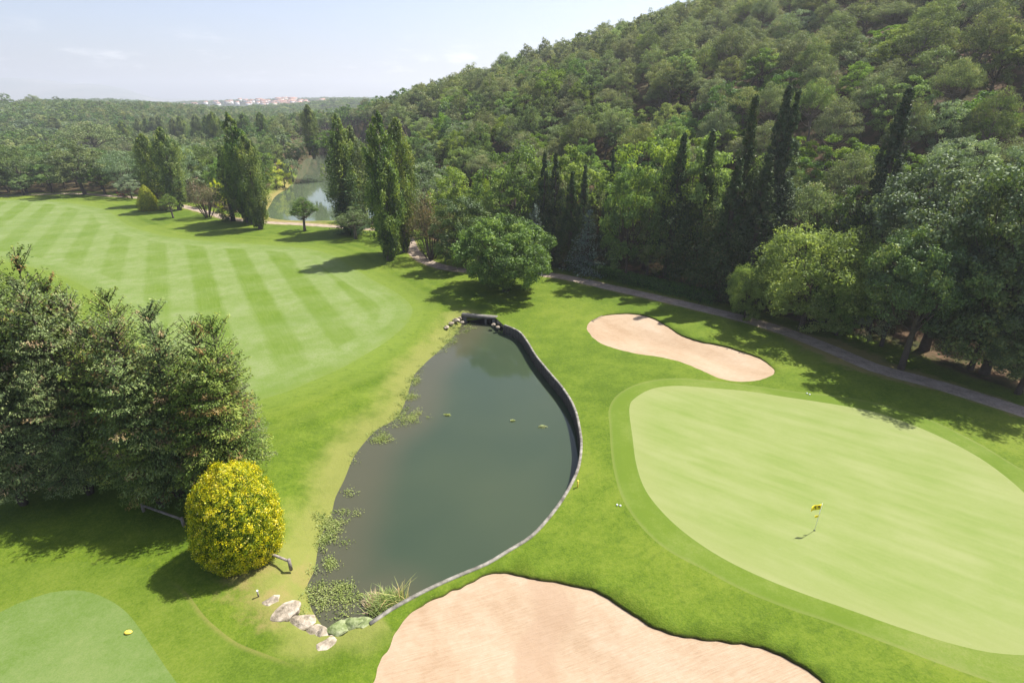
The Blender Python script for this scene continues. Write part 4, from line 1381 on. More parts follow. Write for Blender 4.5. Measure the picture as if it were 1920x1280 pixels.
def woods():
    pts = scatter()
    rec = []
    for (x, y, z, zone) in pts:
        s, r = hill_sr(x, y)
        n = math.sin(x * .045 + 1.3) * math.cos(y * .038) + .6 * math.sin(x * .02 - y * .031)
        q = rng.random()
        if zone == 'hill':
            pp = np.clip(.42 + (s - 20) / 110. - .35 * (n > .7), .12, .88) if r < 190 else .3
            sp = 'pine' if q < pp else ('bright' if q < pp + (1 - pp) * .45 else ('pale' if q > .93 else 'broad'))
            h = rng.uniform(7, 12.5) if sp == 'pine' else rng.uniform(6, 11)
            w = rng.uniform(6.0, 9.2) if sp == 'pine' else rng.uniform(5.6, 8.6)
            if s > 105:
                h *= .85
        else:
            sp = 'pine' if q < .16 else ('pale' if q < .30 else ('bright' if q < .36 else 'broad'))
            h = rng.uniform(7, 12)
            w = rng.uniform(7.5, 11.5)
            if zone == 'far':
                h, w = rng.uniform(7, 10), rng.uniform(14, 23)
        px, py, dep = project(x, y, z + h * .7)
        rec.append(dict(x=x, y=y, z=z, zone=zone, sp=sp, h=h, w=w, d=dep, px=px, py=py, s=s))
    vis = [q for q in rec if -60 < q['px'] < 1980 and q['py'] > -60 and q['zone'] != 'far']
    chosen = set()
    for key, cap in (('pine', 285), (None, 230)):
        c = sorted((q for q in vis if (q['sp'] == 'pine') == (key == 'pine')), key=lambda q: q['d'] / q['w'])[:cap]
        chosen |= {id(q) for q in c}
    tone = {'pine': ('pine_tree', 'rounded olive grey pine'), 'broad': ('broadleaf_tree', 'dark green leafy tree'),
            'bright': ('broadleaf_tree', 'bright green leafy tree'), 'pale': ('broadleaf_tree', 'pale silvery green leafy tree')}
    for q in rec:
        if id(q) not in chosen:
            continue
        nm, lb = tone[q['sp']]
        if q['zone'] == 'hill':
            where = 'low on the hill' if q['s'] < 38 else ('halfway up the hill' if q['s'] < 85 else 'near the hill top')
            side = ', right side' if q['px'] > 1350 else (', middle' if q['px'] > 900 else ', left end')
        else:
            where = 'in the wood beyond the fairway'
            side = ', behind the lake' if q['px'] > 480 else ', left of the lake'
        lab = f'{lb} {where}{side}'
        copy_tree(random.choice(VAR[q['sp']]), nm, q['x'], q['y'], q['h'], q['w'], lab, 'tree', lab.replace(' tree ', ' trees ').replace(' pine ', ' pines '), keep=False)
    rest = [q for q in rec if id(q) not in chosen]
    # all remaining woodland reads as one mass: one object of instanced crowns and trunks
    near = [q for q in rest]
    kinds = [('pine', FARV['pine'][0]), ('pine', FARV['pine'][1]), ('broad', FARV['broad'][0]), ('broad', FARV['broad'][1]), ('pale', FARV['broad'][2])]
    V, idx, rot, sc = [], [], [], []
    for q in near:
        k = random.choice([0, 1]) if q['sp'] == 'pine' else (4 if q['sp'] == 'pale' else random.choice([2, 3]))
        ref = kinds[k][1]
        V.append((q['x'], q['y'], q['z'] - .05))
        idx.append(k)
        rot.append(rng.uniform(0, 6.283))
        sc.append((q['w'] / ref[3], q['w'] / ref[3], q['h'] / ref[2]))
    me = bpy.data.meshes.new('wood')
    me.from_pydata(V, [], [])
    me.attributes.new('k', 'INT', 'POINT').data.foreach_set('value', np.array(idx, np.int32))
    me.attributes.new('rz', 'FLOAT', 'POINT').data.foreach_set('value', np.array(rot, np.float32))
    me.attributes.new('sc', 'FLOAT_VECTOR', 'POINT').data.foreach_set('vector', np.array(sc, np.float32).ravel())
    o = obj('distant_wood', me)
    tag(o, 'mass of distant green wood covering the hill top and the valley to the horizon', 'wood', None, 'stuff')
    ng = bpy.data.node_groups.new('wood', 'GeometryNodeTree')
    ng.interface.new_socket('Geometry', in_out='INPUT', socket_type='NodeSocketGeometry')
    ng.interface.new_socket('Geometry', in_out='OUTPUT', socket_type='NodeSocketGeometry')
    gi, go = ng.nodes.new('NodeGroupInput'), ng.nodes.new('NodeGroupOutput')
    join = ng.nodes.new('GeometryNodeJoinGeometry')

    def attr(nm, ty):
        a = ng.nodes.new('GeometryNodeInputNamedAttribute')
        a.data_type = ty
        a.inputs['Name'].default_value = nm
        return a.outputs[0]
    comb = ng.nodes.new('ShaderNodeCombineXYZ')
    ng.links.new(attr('rz', 'FLOAT'), comb.inputs[2])
    for k, (_, var) in enumerate(kinds):
        cmp_ = ng.nodes.new('FunctionNodeCompare')
        cmp_.data_type = 'INT'
        cmp_.operation = 'EQUAL'
        ng.links.new(attr('k', 'INT'), cmp_.inputs[2])
        cmp_.inputs[3].default_value = k
        # the crown and trunk of one far tree that itself stands in the wood
        first = next(i for i, kk in enumerate(idx) if kk == k)
        e = empty('broadleaf_tree' if k > 1 else 'pine_tree', V[first], rot[first], sc[first])
        tag(e, 'far tree merging into the distant wood', 'tree', 'far trees merging into the distant wood')
        for part, m_ in (('trunk', var[0]), ('crown', var[1])):
            po = obj(part, m_, e)
            oi = ng.nodes.new('GeometryNodeObjectInfo')
            oi.transform_space = 'ORIGINAL'
            oi.inputs['Object'].default_value = po
            oi.inputs['As Instance'].default_value = True
            iop = ng.nodes.new('GeometryNodeInstanceOnPoints')
            ng.links.new(gi.outputs[0], iop.inputs['Points'])
            ng.links.new(cmp_.outputs[0], iop.inputs['Selection'])
            ng.links.new(oi.outputs['Geometry'], iop.inputs['Instance'])
            ng.links.new(comb.outputs[0], iop.inputs['Rotation'])
            ng.links.new(attr('sc', 'FLOAT_VECTOR'), iop.inputs['Scale'])
            ng.links.new(iop.outputs[0], join.inputs[0])
    ng.links.new(join.outputs[0], go.inputs[0])
    md = o.modifiers.new('wood', 'NODES')
    md.node_group = ng
    print('woods: individuals', len(chosen), 'mass', len(near))


woods()

# ------------------------------------------------------------------ pond furniture
def ribbon(inner, outer, z0, z1, name, mat):
    n = len(inner)
    V = np.concatenate([np.c_[inner, np.full(n, z0)], np.c_[outer, np.full(n, z0)], np.c_[inner, np.full(n, z1)], np.c_[outer, np.full(n, z1)]])
    i = np.arange(n - 1)
    Q = np.concatenate((np.c_[i, i + 1, i + 1 + 2 * n, i + 2 * n], np.c_[i + n + 1, i + n, i + 3 * n, i + 1 + 3 * n],
                        np.c_[i + 2 * n, i + 1 + 2 * n, i + 1 + 3 * n, i + 3 * n],
                        [[0, 2 * n, 3 * n, n], [n - 1, 2 * n - 1, 4 * n - 1, 3 * n - 1]]))
    return mesh_np(name, V, Q, mat)


def pond_things():
    e = empty('retaining_wall', (WALL_OUT[len(WALL_OUT) // 2][0], WALL_OUT[len(WALL_OUT) // 2][1], 0))
    tag(e, 'low curved timber wall with pale grey top holding the lawn above the pond', 'wall')
    off = np.array(e.location[:2])
    inn, out = WALL_IN - off, WALL_OUT - off
    obj('wall_face', ribbon(inn, out, WATER - .5, -.02, 'wall_face', MAT['wall']), e)
    # upright timbers standing a little proud of the face
    mb = MB()
    L = spline(WALL_IN, .42, False)
    T = np.gradient(L, axis=0)
    side = np.sign(((SHORE.mean(0) - WALL_IN.mean(0)) @ np.array([0, 0])) + 1)
    for p, t in zip(L, T):
        mb.box((p[0] - off[0], p[1] - off[1], (WATER - .4 - .03) / 2), (.30, .09, abs(WATER) + .3), math.atan2(t[1], t[0]), rng.uniform(.2, .8))
    obj('upright', mb.mesh('upright', MAT['wall']), e)['kind'] = 'stuff'
    a = WALL_IN + (WALL_IN - WALL_OUT) * .10 - off
    b = WALL_OUT - off
    obj('coping', ribbon(a, b, -.016, .075, 'coping', MAT['coping']), e)
    # culvert at the far end
    cr, cl = CULV
    mid = (cr + cl) / 2
    ang = math.atan2(cr[1] - cl[1], cr[0] - cl[0])
    w = np.linalg.norm(cr - cl)
    c = empty('culvert', (mid[0], mid[1], 0), ang)
    tag(c, 'dark concrete culvert opening into the far end of the pond', 'culvert')
    m = MB(); m.box((0, .25, -.14), (w + .5, .6, .36)); obj('lintel', m.mesh('lintel', MAT['concrete']), c)
    for sx in (-1, 1):
        m = MB(); m.box((sx * (w / 2 - .1), .25, -.97), (.5, .55, 1.3)); obj('side_wall', m.mesh('side_wall', MAT['concrete']), c)
    m = MB(); m.box((0, 1.0, -.9), (w - .8, .8, 1.15)); obj('opening', m.mesh('opening', MAT['hole_shade']), c)  # solid black block painting the shade inside the culvert mouth
    m = MB(); m.box((w * .2, .22, -.97), (.22, .4, 1.25)); obj('pillar', m.mesh('pillar', MAT['concrete']), c)
    # boulders
    def rock(size, mat, seed):
        r = np.random.default_rng(seed)
        import bmesh
        bm = bmesh.new()
        bmesh.ops.create_icosphere(bm, subdivisions=4, radius=1)
        P = np.array([v.co[:] for v in bm.verts])
        for _ in range(16):
            d = r.normal(size=3); d /= np.linalg.norm(d)
            k = r.uniform(.55, .92)
            ov = P @ d - k
            P = P - np.clip(ov, 0, None)[:, None] * d * .92
        for fq, am in ((2.5, .07), (6, .035), (13, .018)):
            ph = r.uniform(0, 6, 3)
            P *= 1 + am * (np.sin(P[:, :1] * fq + ph[0]) * np.sin(P[:, 1:2] * fq + ph[1]) + np.sin(P[:, 2:] * fq + ph[2]))
        P *= np.array(size) / 2
        for v, p in zip(bm.verts, P):
            v.co = p
        me = bpy.data.meshes.new('boulder')
        bm.to_mesh(me); bm.free()
        me.materials.append(mat)
        return me
    B1 = [(508, 1131, 1.2, .9, .8, 'rock', 'small pale boulder at the upper left end of the rock bank'),
          (541, 1148, 1.5, 1.0, .9, 'rock', 'wide pale boulder second from the upper left of the rock bank'),
          (563, 1162, 1.4, .9, .8, 'rock', 'pale boulder in the middle of the left rock bank'),
          (586, 1177, 1.3, .9, .8, 'rock', 'greyish boulder just left of the pond tip'),
          (604, 1190, 1.0, .8, .7, 'rock', 'rounded pale boulder at the very tip of the pond'),
          (612, 1207, .9, 1.0, .6, 'rock', 'pale boulder lowest in the photo below the pond tip'),
          (528, 1156, .9, .7, .5, 'rock', 'low pale stone half sunk in grass left of the rock bank'),
          (637, 1180, 1.2, .9, .7, 'moss', 'greenish mossy boulder right of the pond tip'),
          (662, 1170, 1.4, 1.0, .8, 'moss', 'largest greenish mossy boulder below the reeds'),
          (684, 1170, 1.0, .8, .6, 'moss', 'greenish mossy boulder touching the end of the curved wall')]
    for i, (px, py, a, b, h, mk, lab) in enumerate(B1):
        x, y = flat(px, py, -.15)
        o = obj('boulder', rock((a * 1.15, b * 1.15, h * .8), MAT[mk], 40 + i), None, (x, y, max(z_at(x, y), -.8) - .13))
        o.rotation_euler = (0, 0, rng.uniform(-.6, .6))
        tag(o, lab, 'rock', 'boulders at the near tip of the pond')
    B2 = [(837, 613, .6), (847, 606, .7), (856, 600, .8), (862, 596, .6), (866, 604, .5), (932, 598, .9), (938, 604, .8), (945, 609, .7), (925, 608, .6), (934, 613, .5), (952, 611, .5)]
    wl = ['leftmost small pale stone of the culvert rocks', 'second stone from the left of the culvert rocks', 'large pale stone left of the culvert', 'small stone at the upper left corner of the culvert', 'stone at the water left of the culvert',
          'large stone at the upper right corner of the culvert', 'stone right of the culvert above the water', 'stone between culvert and curved wall end', 'stone at the water right of the culvert', 'low stone in the water below the culvert right corner', 'last small stone at the start of the curved wall']
    for i, ((px, py, sz), lab) in enumerate(zip(B2, wl)):
        x, y = flat(px, py, -.4)
        o = obj('stone', rock((sz * 1.25, sz, sz * .8), MAT['rock'], 80 + i), None, (x, y, -.42))
        o.rotation_euler = (0, 0, rng.uniform(0, 3))
        tag(o, lab, 'rock', 'stones round the culvert')
    # water weed along the left bank: uncountable
    mb = MB()
    S = SHORE
    nrm = offset(S, 1, False) - S
    if inside(POND, *(S + nrm * 1.0)[len(S) // 2]) == False:
        nrm = -nrm
    n = len(S)
    for i in range(n):
        f = i / n
        dens = np.interp(f, [0, .04, .15, .3, .5, .6, .78, .86, .93, 1.], [.6, .8, .3, .4, .42, .38, .36, .34, .2, .1])
        patch = .5 + .5 * math.sin(i * .31) * math.sin(i * .12 + 1)
        for _ in range(rng.poisson(dens * (1.3 + 2.6 * patch))):
            wdt = np.interp(f, [0, .1, .3, .5, .75, .88, 1.], [2.0, 1.2, 1.0, .8, 1.6, 2.2, 1.]) * (.35 + .9 * patch)
            c2 = S[i] + nrm[i] * (wdt * rng.uniform(-.55, 1.) ) + rng.normal(0, .15, 2)
            zb = WATER + .03 if inside(POND, c2[0], c2[1]) else float(full_height(c2[0], c2[1])[0]) + .03
            k = int(rng.integers(30, 60))
            P = np.c_[c2 + rng.normal(0, .24, (k, 2)), zb + np.abs(rng.normal(0, .07, k))]
            ll = rng.uniform(.06, .12, k)
            mb.leaves(P, np.array((0, 0, 1.)) + rng.normal(size=(k, 3)) * .45, ll, ll * .75, np.clip(rng.uniform(.2, .8) + rng.normal(0, .15, k), 0, 1))
    for (px, py, r, q) in ((770, 782, 1.3, 90), (715, 822, 1.0, 50), (768, 745, .8, 40), (775, 715, .7, 30), (590, 1105, 1.0, 34), (600, 1130, .9, 22), (650, 1128, .7, 30), (640, 1108, .7, 40), (618, 1055, .5, 24),
                           (622, 985, .9, 60), (612, 1010, .8, 40), (850, 618, 1.4, 60), (840, 640, 1.2, 50)):
        x, y = flat(px, py, WATER)
        for _ in range(q // 2):
            c2 = np.array((x, y)) + rng.normal(0, r * .45, 2)
            k = 26
            zb = WATER + .03
            if not inside(POND, c2[0], c2[1]):
                zb = max(zb, float(full_height(c2[0], c2[1])[0]) + .03)
            P = np.c_[c2 + rng.normal(0, .2, (k, 2)), zb + np.abs(rng.normal(0, .06, k))]
            ll = rng.uniform(.06, .12, k)
            mb.leaves(P, np.array((0, 0, 1.)) + rng.normal(size=(k, 3)) * .45, ll, ll * .75, np.clip(rng.uniform(.3, .9) + rng.normal(0, .15, k), 0, 1))
    o = obj('water_weed', mb.mesh('water_weed', MAT['weed']))
    tag(o, 'straggling green water weed fringing the left bank of the pond', 'plants', None, 'stuff')
    for (px, py, r, lab) in ((839, 778, .22, 'small weed tuft floating left of the middle of the pond'), (1017, 800, .30, 'weed tuft floating near the curved wall'),
                             (961, 789, .16, 'tiny weed tuft floating between the other two tufts'), (945, 622, .75, 'yellowish floating weed patch below the culvert stones')):
        x, y = flat(px, py, WATER)
        m = MB()
        k = int(60 + 260 * r)
        P = np.c_[rng.normal(0, r * .5, (k, 2)) * (1, .55), np.abs(rng.normal(0, .04, k))]
        ll = rng.uniform(.08, .2, k)
        m.leaves(P, np.array((0, 0, 1.)) + rng.normal(size=(k, 3)) * .4, ll, ll * .6, rng.uniform(.4, 1, k))
        tag(obj('floating_weed', m.mesh('floating_weed', MAT['weed']), None, (x, y, WATER + .02)), lab, 'plant', 'weed tufts floating on the pond')
    # reeds by the wall
    x, y = flat(722, 1138, WATER)
    e = empty('reed_clump', (x, y, WATER))
    tag(e, 'tussock of arching green reeds with brown plumes by the near wall end', 'plant')
    def blades(n, sx, sy, cx, cy, ln, tint):
        m = MB()
        for _ in range(n):
            b = np.array((cx + rng.normal(0, sx), cy + rng.normal(0, sy), -.1))
            a = rng.uniform(0, 6.283)
            L = ln * rng.uniform(.6, 1.25)
            out = rng.uniform(.25, .9)
            t = np.linspace(0, 1, 5)
            d = np.array((math.cos(a), math.sin(a)))
            P = np.c_[b[:2] + d * (L * out * t ** 1.6)[:, None], b[2] + L * (t - .45 * out * t ** 2)]
            sd = np.array((-d[1], d[0], 0)) * .018
            wv = np.array([1, 1.1, .9, .6, .08])[:, None]
            V = np.concatenate((P - sd * wv, P + sd * wv))
            Q = [(i, i + 1, i + 6, i + 5) for i in range(4)]
            m.add(V, Q, tint=np.full(4, np.clip(rng.normal(tint, .12), 0, 1)))
        return m
    obj('blades', blades(900, .42, .34, .1, 0, .85, .35).mesh('blades', MAT['reed']), e)
    obj('dry_blades', blades(260, .2, .2, -.62, .22, .65, .95).mesh('dry_blades', MAT['reed']), e)
    obj('seed_stalks', blades(50, .5, .25, .6, .25, 1.5, .78).mesh('seed_stalks', MAT['reed']), e)


pond_things()

# ------------------------------------------------------------------ small things on the course
def small_things():
    # flagstick with two yellow flags
    x, y = flat(1527, 994)
    e = empty('flagstick', (x, y, 0))
    tag(e, 'thin golf flagstick with two yellow flags in the putting green hole', 'flagstick')
    mb = MB()
    mb.tube([(0, 0, -.1), (0, 0, 2.12)], [.016, .013], 8)
    obj('pole', mb.mesh('pole', MAT['white_paint'], True), e)

    def flag(z0, hgt, ln, name, ang, sag):
        n = 12
        m = MB()
        t = np.linspace(0, 1, n)
        dx, dy = math.cos(ang), math.sin(ang)
        wave = .05 * np.sin(t * 7.) * t
        X = dx * ln * t - dy * wave
        Y = dy * ln * t + dx * wave
        top = np.c_[X, Y, z0 + hgt - sag * t ** 1.5]
        bot = np.c_[X * .97, Y * .97, z0 - sag * t ** 1.5 * .9]
        thick = np.array((-dy, dx, 0)) * .004
        V = np.concatenate((top + thick, bot + thick, top - thick, bot - thick))
        i = np.arange(n - 1)
        Q = np.concatenate((np.c_[i, i + 1, i + n + 1, i + n], np.c_[i + 2 * n + 1, i + 2 * n, i + 3 * n, i + 3 * n + 1], np.c_[i + 1, i, i + 2 * n, i + 2 * n + 1], np.c_[i + n, i + n + 1, i + 3 * n + 1, i + 3 * n]))
        m.add(V, Q)
        o = obj(name, m.mesh(name, MAT['yellow_cloth'], True), e)
        return o, (dx, dy, ln, z0, hgt, sag)
    fo, (dx, dy, ln, z0, hh, sag) = flag(1.68, .40, .66, 'flag', rad(187), .14)
    flag(1.06, .17, .30, 'small_flag', rad(192), .05)
    # two dark printed marks on the big flag (too small in the photograph to be read)
    for k, (u, glyph) in enumerate(((.30, 0), (.58, 1))):
        m = MB()
        strokes = ([(-.05, .12, -.05, -.12), (-.05, .12, .06, .08), (.06, .08, -.02, .0)], [(-.04, .12, .07, .11), (.07, .11, -.02, .0), (-.02, .0, -.05, -.12)])[glyph]
        for (a0, b0, a1, b1) in strokes:
            for side in (1, -1):
                P = []
                for aa, bb in ((a0, b0), (a1, b1)):
                    t = u + aa / ln
                    zz = z0 + hh * .5 + bb * .9 - sag * t ** 1.5
                    wave = .05 * math.sin(t * 7.) * t
                    P.append((dx * ln * t - dy * (wave + side * .012), dy * ln * t + dx * (wave + side * .012), zz))
                m.tube(P, .02, 5)
        obj('printed_mark', m.mesh('printed_mark', MAT['black_print']), fo)
    mb = MB()
    th = np.linspace(0, 6.283, 20, endpoint=False)
    mb.tube([(0, 0, -.02), (0, 0, .006)], [.06, .06], 16)
    obj('cup', mb.mesh('cup', MAT['hole_shade']), e)  # black disc on the turf, painting the shade down the hole

    # low timber rails beside the golden bush
    def rail(a, b, label, h=.5):
        a, b = np.array(a), np.array(b)
        mid = (a + b) / 2
        e = empty('low_rail', (mid[0], mid[1], z_at(*mid)))
        tag(e, label, 'rail', 'low timber rails by the golden bush')
        a, b = a - mid, b - mid
        m = MB(); m.tube([(a[0], a[1], h), (b[0], b[1], h)], .075, 8); obj('rail', m.mesh('rail', MAT['wood'], True), e)
        for q in (a, b):
            m = MB(); m.tube([(q[0], q[1], -.15), (q[0], q[1], h + .14)], [.10, .095], 8); obj('post', m.mesh('post', MAT['wood'], True), e)
    rail(flat(545, 1064), flat(482, 1038), 'low grey timber rail with post sticking out right of the golden bush')
    rail(flat(345, 985), flat(270, 958), 'low grey timber rail in conifer shade left of the golden bush')

    def ball(px, py, r, name, mat, label, cat, group=None, z=None, sc=(1, 1, 1)):
        x, y = flat(px, py)
        me = bpy.data.meshes.new(name)
        import bmesh
        bm = bmesh.new()
        bmesh.ops.create_uvsphere(bm, u_segments=20, v_segments=12, radius=r)
        for v in bm.verts:
            v.co.x *= sc[0]; v.co.y *= sc[1]; v.co.z *= sc[2]
        for f in bm.faces:
            f.smooth = True
        bm.to_mesh(me); bm.free()
        me.materials.append(MAT[mat])
        o = obj(name, me, None, (x, y, z_at(x, y) + r * sc[2] * .7))
        tag(o, label, cat, group)
    g = 'white markers on the green fringe'
    ball(1157, 947, .065, 'white_marker', 'white_paint', 'left white ball of the pair lying on the left fringe of the green', 'ball', g)
    ball(1163, 948.5, .065, 'white_marker', 'white_paint', 'right white ball of the pair lying on the left fringe of the green', 'ball', g)
    ball(1513, 738, .07, 'white_marker', 'white_paint', 'left white ball of the pair behind the green near the far bunker', 'ball', g)
    ball(1518, 740, .07, 'white_marker', 'white_paint', 'right white ball of the pair behind the green near the far bunker', 'ball', g)
    ball(241, 1186, .15, 'tee_marker', 'yellow_paint', 'yellow oval tee marker on the mown tee at lower left', 'marker', None, sc=(1.3, .8, .55))

    def stake(px, py, h, r, mat, label, topmat=None):
        x, y = flat(px, py)
        e = empty('marker_stake', (x, y, z_at(x, y)))
        tag(e, label, 'stake')
        m = MB(); m.tube([(0, 0, -.1), (0, 0, h)], r, 8); obj('stake', m.mesh('stake', MAT[mat], True), e)
        m = MB(); m.tube([(0, 0, h), (0, 0, h + .06)], [r * 1.5, r * 1.2], 8); obj('cap', m.mesh('cap', MAT[topmat or mat], True), e)
    stake(1083, 913, .5, .05, 'yellow_paint', 'short yellow stake beside the curved pond wall')
    stake(485, 1118, .4, .04, 'wood', 'thin stake with white top above the boulders', 'white_paint')
    # rake at the far bunker
    a, b = np.array(flat(1110, 601)), np.array(flat(1129, 593))
    e = empty('bunker_rake', (a[0], a[1], -.1))
    tag(e, 'rake lying on the upper left rim of the far bunker', 'rake')
    d = b - a
    m = MB(); m.tube([(0, 0, .06), (d[0], d[1], .22)], .03, 6); obj('handle', m.mesh('handle', MAT['wood'], True), e)
    m = MB(); m.box((0, 0, .06), (.6, .06, .06), math.atan2(d[1], d[0]) + 1.57)
    for k in np.linspace(-.27, .27, 9):
        an = math.atan2(d[1], d[0]) + 1.57
        m.box((math.cos(an) * k, math.sin(an) * k, .01), (.02, .02, .1), an)
    obj('head', m.mesh('head', MAT['wood']), e)
    # hedge between path and cypresses
    H = spline(np.array([flat(1062, 507), flat(1120, 520), flat(1190, 538), flat(1260, 555), flat(1330, 571)]), .5, False)
    n = offset(H, 1, False) - H
    if n.mean(0) @ np.array((1, 1)) < 0:
        n = -n
    H = H + n * .9
    mb = MB()
    for p, q in zip(H, n):
        k = 420
        s = rng.uniform(-1, 1, k)
        zz = rng.uniform(0, 1, k)
        onface = rng.random(k) < .6
        w = np.where(onface, np.sign(s) * rng.uniform(.8, 1.05, k), s) * .62
        zz = np.where(onface, zz, rng.uniform(.88, 1.06, k)) * 1.55
        P = np.c_[p + q * w[:, None] + rng.normal(0, .25, (k, 2)), zz + z_at(*p)]
        N = np.c_[q * np.where(onface, np.sign(s), 0)[:, None], np.where(onface, .3, 1.)] + rng.normal(size=(k, 3)) * .5
        ll = rng.uniform(.12, .24, k)
        mb.leaves(P, N, ll, ll * .6, rng.uniform(.1, .9, k))
    m_ = len(H)
    core = np.c_[H, np.full(m_, .75)]
    mb.tube(core, .62, 10, .02)
    o = obj('hedge', mb.mesh('hedge', MAT['hedge']))
    tag(o, 'long clipped dark green hedge between the path and the cypresses', 'hedge')


small_things()

# ------------------------------------------------------------------ far town
def town():
    spots = []
    for (cx, cy, sx, sy, n, px0) in ((-655, 1680, 70, 45, 46, 0), (-560, 1640, 55, 30, 24, 0), (-760, 1660, 60, 40, 10, 0), (-430, 1660, 60, 30, 14, 0), (-850, 1560, 60, 40, 8, 0), (-250, 1640, 60, 20, 6, 0)):
        for _ in range(n):
            spots.append((cx + rng.normal(0, sx), cy + rng.normal(0, sy)))
    protos = []
    for k in range(4):
        w, d, h = ((12, 9, 6), (16, 10, 8), (10, 9, 9), (22, 11, 9))[k]
        e = None
        m = MB(); m.box((0, 0, h / 2 - 1), (w, d, h + 2))
        # windows below are thin black boxes, painting the dark of openings
        wl = m.mesh('wall', MAT['house_wall' if k % 2 else 'house_wall_white'])
        m = MB()
        o_ = .5
        V = [(-w / 2 - o_, -d / 2 - o_, h), (w / 2 + o_, -d / 2 - o_, h), (w / 2 + o_, d / 2 + o_, h), (-w / 2 - o_, d / 2 + o_, h), (-w / 2 - o_, 0, h + 2.6), (w / 2 + o_, 0, h + 2.6)]
        m.add(V, [(0, 1, 5, 4), (2, 3, 4, 5), (3, 2, 1, 0)], [(0, 4, 3), (1, 2, 5)])
        rf = m.mesh('roof', MAT['house_roof'])
        m = MB()
        for lv in range(max(1, int(h // 3))):
            for i in range(int(w // 3.5)):
                m.box((-w / 2 + 2 + i * 3.5, -d / 2 - .02, 1.6 + lv * 3), (1.2, .1, 1.5))
        wn = m.mesh('windows', MAT['hole_shade'])
        protos.append((wl, rf, wn))
    for (x, y) in spots:
        wl, rf, wn = random.choice(protos)
        e = empty('house', (x, y, z_at(x, y) + 1.0), rng.uniform(-.6, .6))
        tag(e, 'tiny pale house with terracotta roof in the far hillside town', 'house', 'houses of the far town')
        obj('wall', wl, e); obj('roof', rf, e); obj('windows', wn, e)


town()

# ------------------------------------------------------------------ air, sky, sun, camera
HAZE_DENSITY = 0.0003
def air():
    m = bpy.data.materials.new('haze_air')
    m.use_nodes = True
    t = m.node_tree
    t.nodes.clear()
    out = t.nodes.new('ShaderNodeOutputMaterial')
    v = t.nodes.new('ShaderNodeVolumePrincipled')
    v.inputs['Color'].default_value = (.90, .95, 1.0, 1)
    v.inputs['Density'].default_value = HAZE_DENSITY
    v.inputs['Anisotropy'].default_value = .3
    t.links.new(v.outputs[0], out.inputs['Volume'])
    mb = MB()
    mb.box((-1000, 2400, 150), (17000, 9600, 310))
    o = obj('haze', mb.mesh('haze', m))
    tag(o, 'thin pale summer haze filling the air over the valley', 'haze', None, 'stuff')


air()

w = bpy.data.worlds.new('World')
scene.world = w
w.use_nodes = True
nt = w.node_tree
bg = nt.nodes['Background']
sky = nt.nodes.new('ShaderNodeTexSky')
sky.sky_type = 'NISHITA'
sky.sun_disc = False
sky.sun_elevation = SUN_EL
sky.sun_rotation = math.pi / 2 - SUN_AZ
sky.altitude = 50
sky.air_density = 1.0
sky.dust_density = 2.5
sky.ozone_density = 3.0
# faint bands of cloud low over the horizon
tc = nt.nodes.new('ShaderNodeTexCoord')
mp = nt.nodes.new('ShaderNodeMapping')
mp.inputs['Scale'].default_value = (6.0, 6.0, 26.0)
nt.links.new(tc.outputs['Generated'], mp.inputs['Vector'])
nz = nt.nodes.new('ShaderNodeTexNoise')
nz.inputs['Scale'].default_value = 1.6
nz.inputs['Detail'].default_value = 6
nz.inputs['Roughness'].default_value = .6
nt.links.new(mp.outputs[0], nz.inputs['Vector'])
sx = nt.nodes.new('ShaderNodeSeparateXYZ')
nt.links.new(tc.outputs['Generated'], sx.inputs[0])
band = nt.nodes.new('ShaderNodeValToRGB')
els = band.color_ramp.elements
els[0].position, els[0].color = 0.0, (0, 0, 0, 1)
els[1].position, els[1].color = .045, (1, 1, 1, 1)
e2 = els.new(.075); e2.color = (.6, .6, .6, 1)
e3 = els.new(.11); e3.color = (0, 0, 0, 1)
nt.links.new(sx.outputs[2], band.inputs[0])
cl = nt.nodes.new('ShaderNodeMapRange')
cl.interpolation_type = 'SMOOTHSTEP'
cl.inputs[1].default_value, cl.inputs[2].default_value = .52, .72
nt.links.new(nz.outputs['Fac'], cl.inputs[0])
mu = nt.nodes.new('ShaderNodeMath'); mu.operation = 'MULTIPLY'
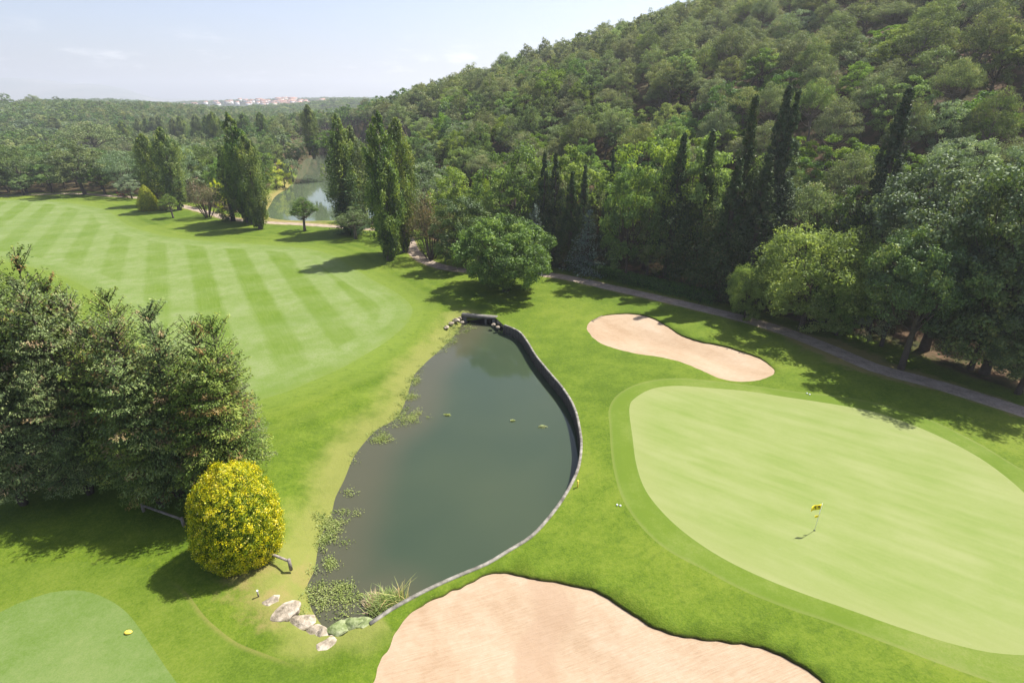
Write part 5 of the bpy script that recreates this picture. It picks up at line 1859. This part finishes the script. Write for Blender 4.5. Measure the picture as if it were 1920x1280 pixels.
nt.links.new(band.outputs[0], mu.inputs[0]); nt.links.new(cl.outputs[0], mu.inputs[1])
mu2 = nt.nodes.new('ShaderNodeMath'); mu2.operation = 'MULTIPLY'; mu2.inputs[1].default_value = .55
nt.links.new(mu.outputs[0], mu2.inputs[0])
mx = nt.nodes.new('ShaderNodeMix'); mx.data_type = 'RGBA'
nt.links.new(mu2.outputs[0], mx.inputs[0])
tn = nt.nodes.new('ShaderNodeMix'); tn.data_type = 'RGBA'; tn.blend_type = 'MULTIPLY'
tn.inputs[0].default_value = 1
tn.inputs[7].default_value = (1.06, 1.0, 1.06, 1)
nt.links.new(sky.outputs[0], tn.inputs[6])
nt.links.new(tn.outputs[2], mx.inputs[6])
mx.inputs[7].default_value = (9.5, 9.3, 9.2, 1)
nt.links.new(mx.outputs[2], bg.inputs['Color'])
bg.inputs['Strength'].default_value = .086

sd = bpy.data.lights.new('sun', 'SUN')
sd.energy = 5.0
sd.angle = rad(.55)
sd.color = (1.0, .955, .88)
so = bpy.data.objects.new('sun', sd)
COL.objects.link(so)
sv = Vector((math.cos(SUN_AZ) * math.cos(SUN_EL), math.sin(SUN_AZ) * math.cos(SUN_EL), math.sin(SUN_EL)))
so.rotation_euler = sv.to_track_quat('Z', 'Y').to_euler()
so.location = sv * 300

cd = bpy.data.cameras.new('camera')
cd.sensor_width = 36
cd.lens = 36 * 1000 / 1920
cd.clip_start = .5
cd.clip_end = 30000
co = bpy.data.objects.new('camera', cd)
COL.objects.link(co)
co.location = (0, 0, CAM_H)
co.rotation_euler = (math.pi / 2 - PITCH, 0, 0)
scene.camera = co

scene.view_settings.view_transform = 'Standard'
scene.view_settings.look = 'None'
scene.view_settings.exposure = 1.11
scene.view_settings.gamma = 1
cy = scene.cycles
cy.max_bounces = 6
cy.diffuse_bounces = 3
cy.glossy_bounces = 2
cy.transmission_bounces = 3
cy.volume_bounces = 0
cy.transparent_max_bounces = 4
cy.use_denoising = True
cy.caustics_reflective = False
cy.caustics_refractive = False
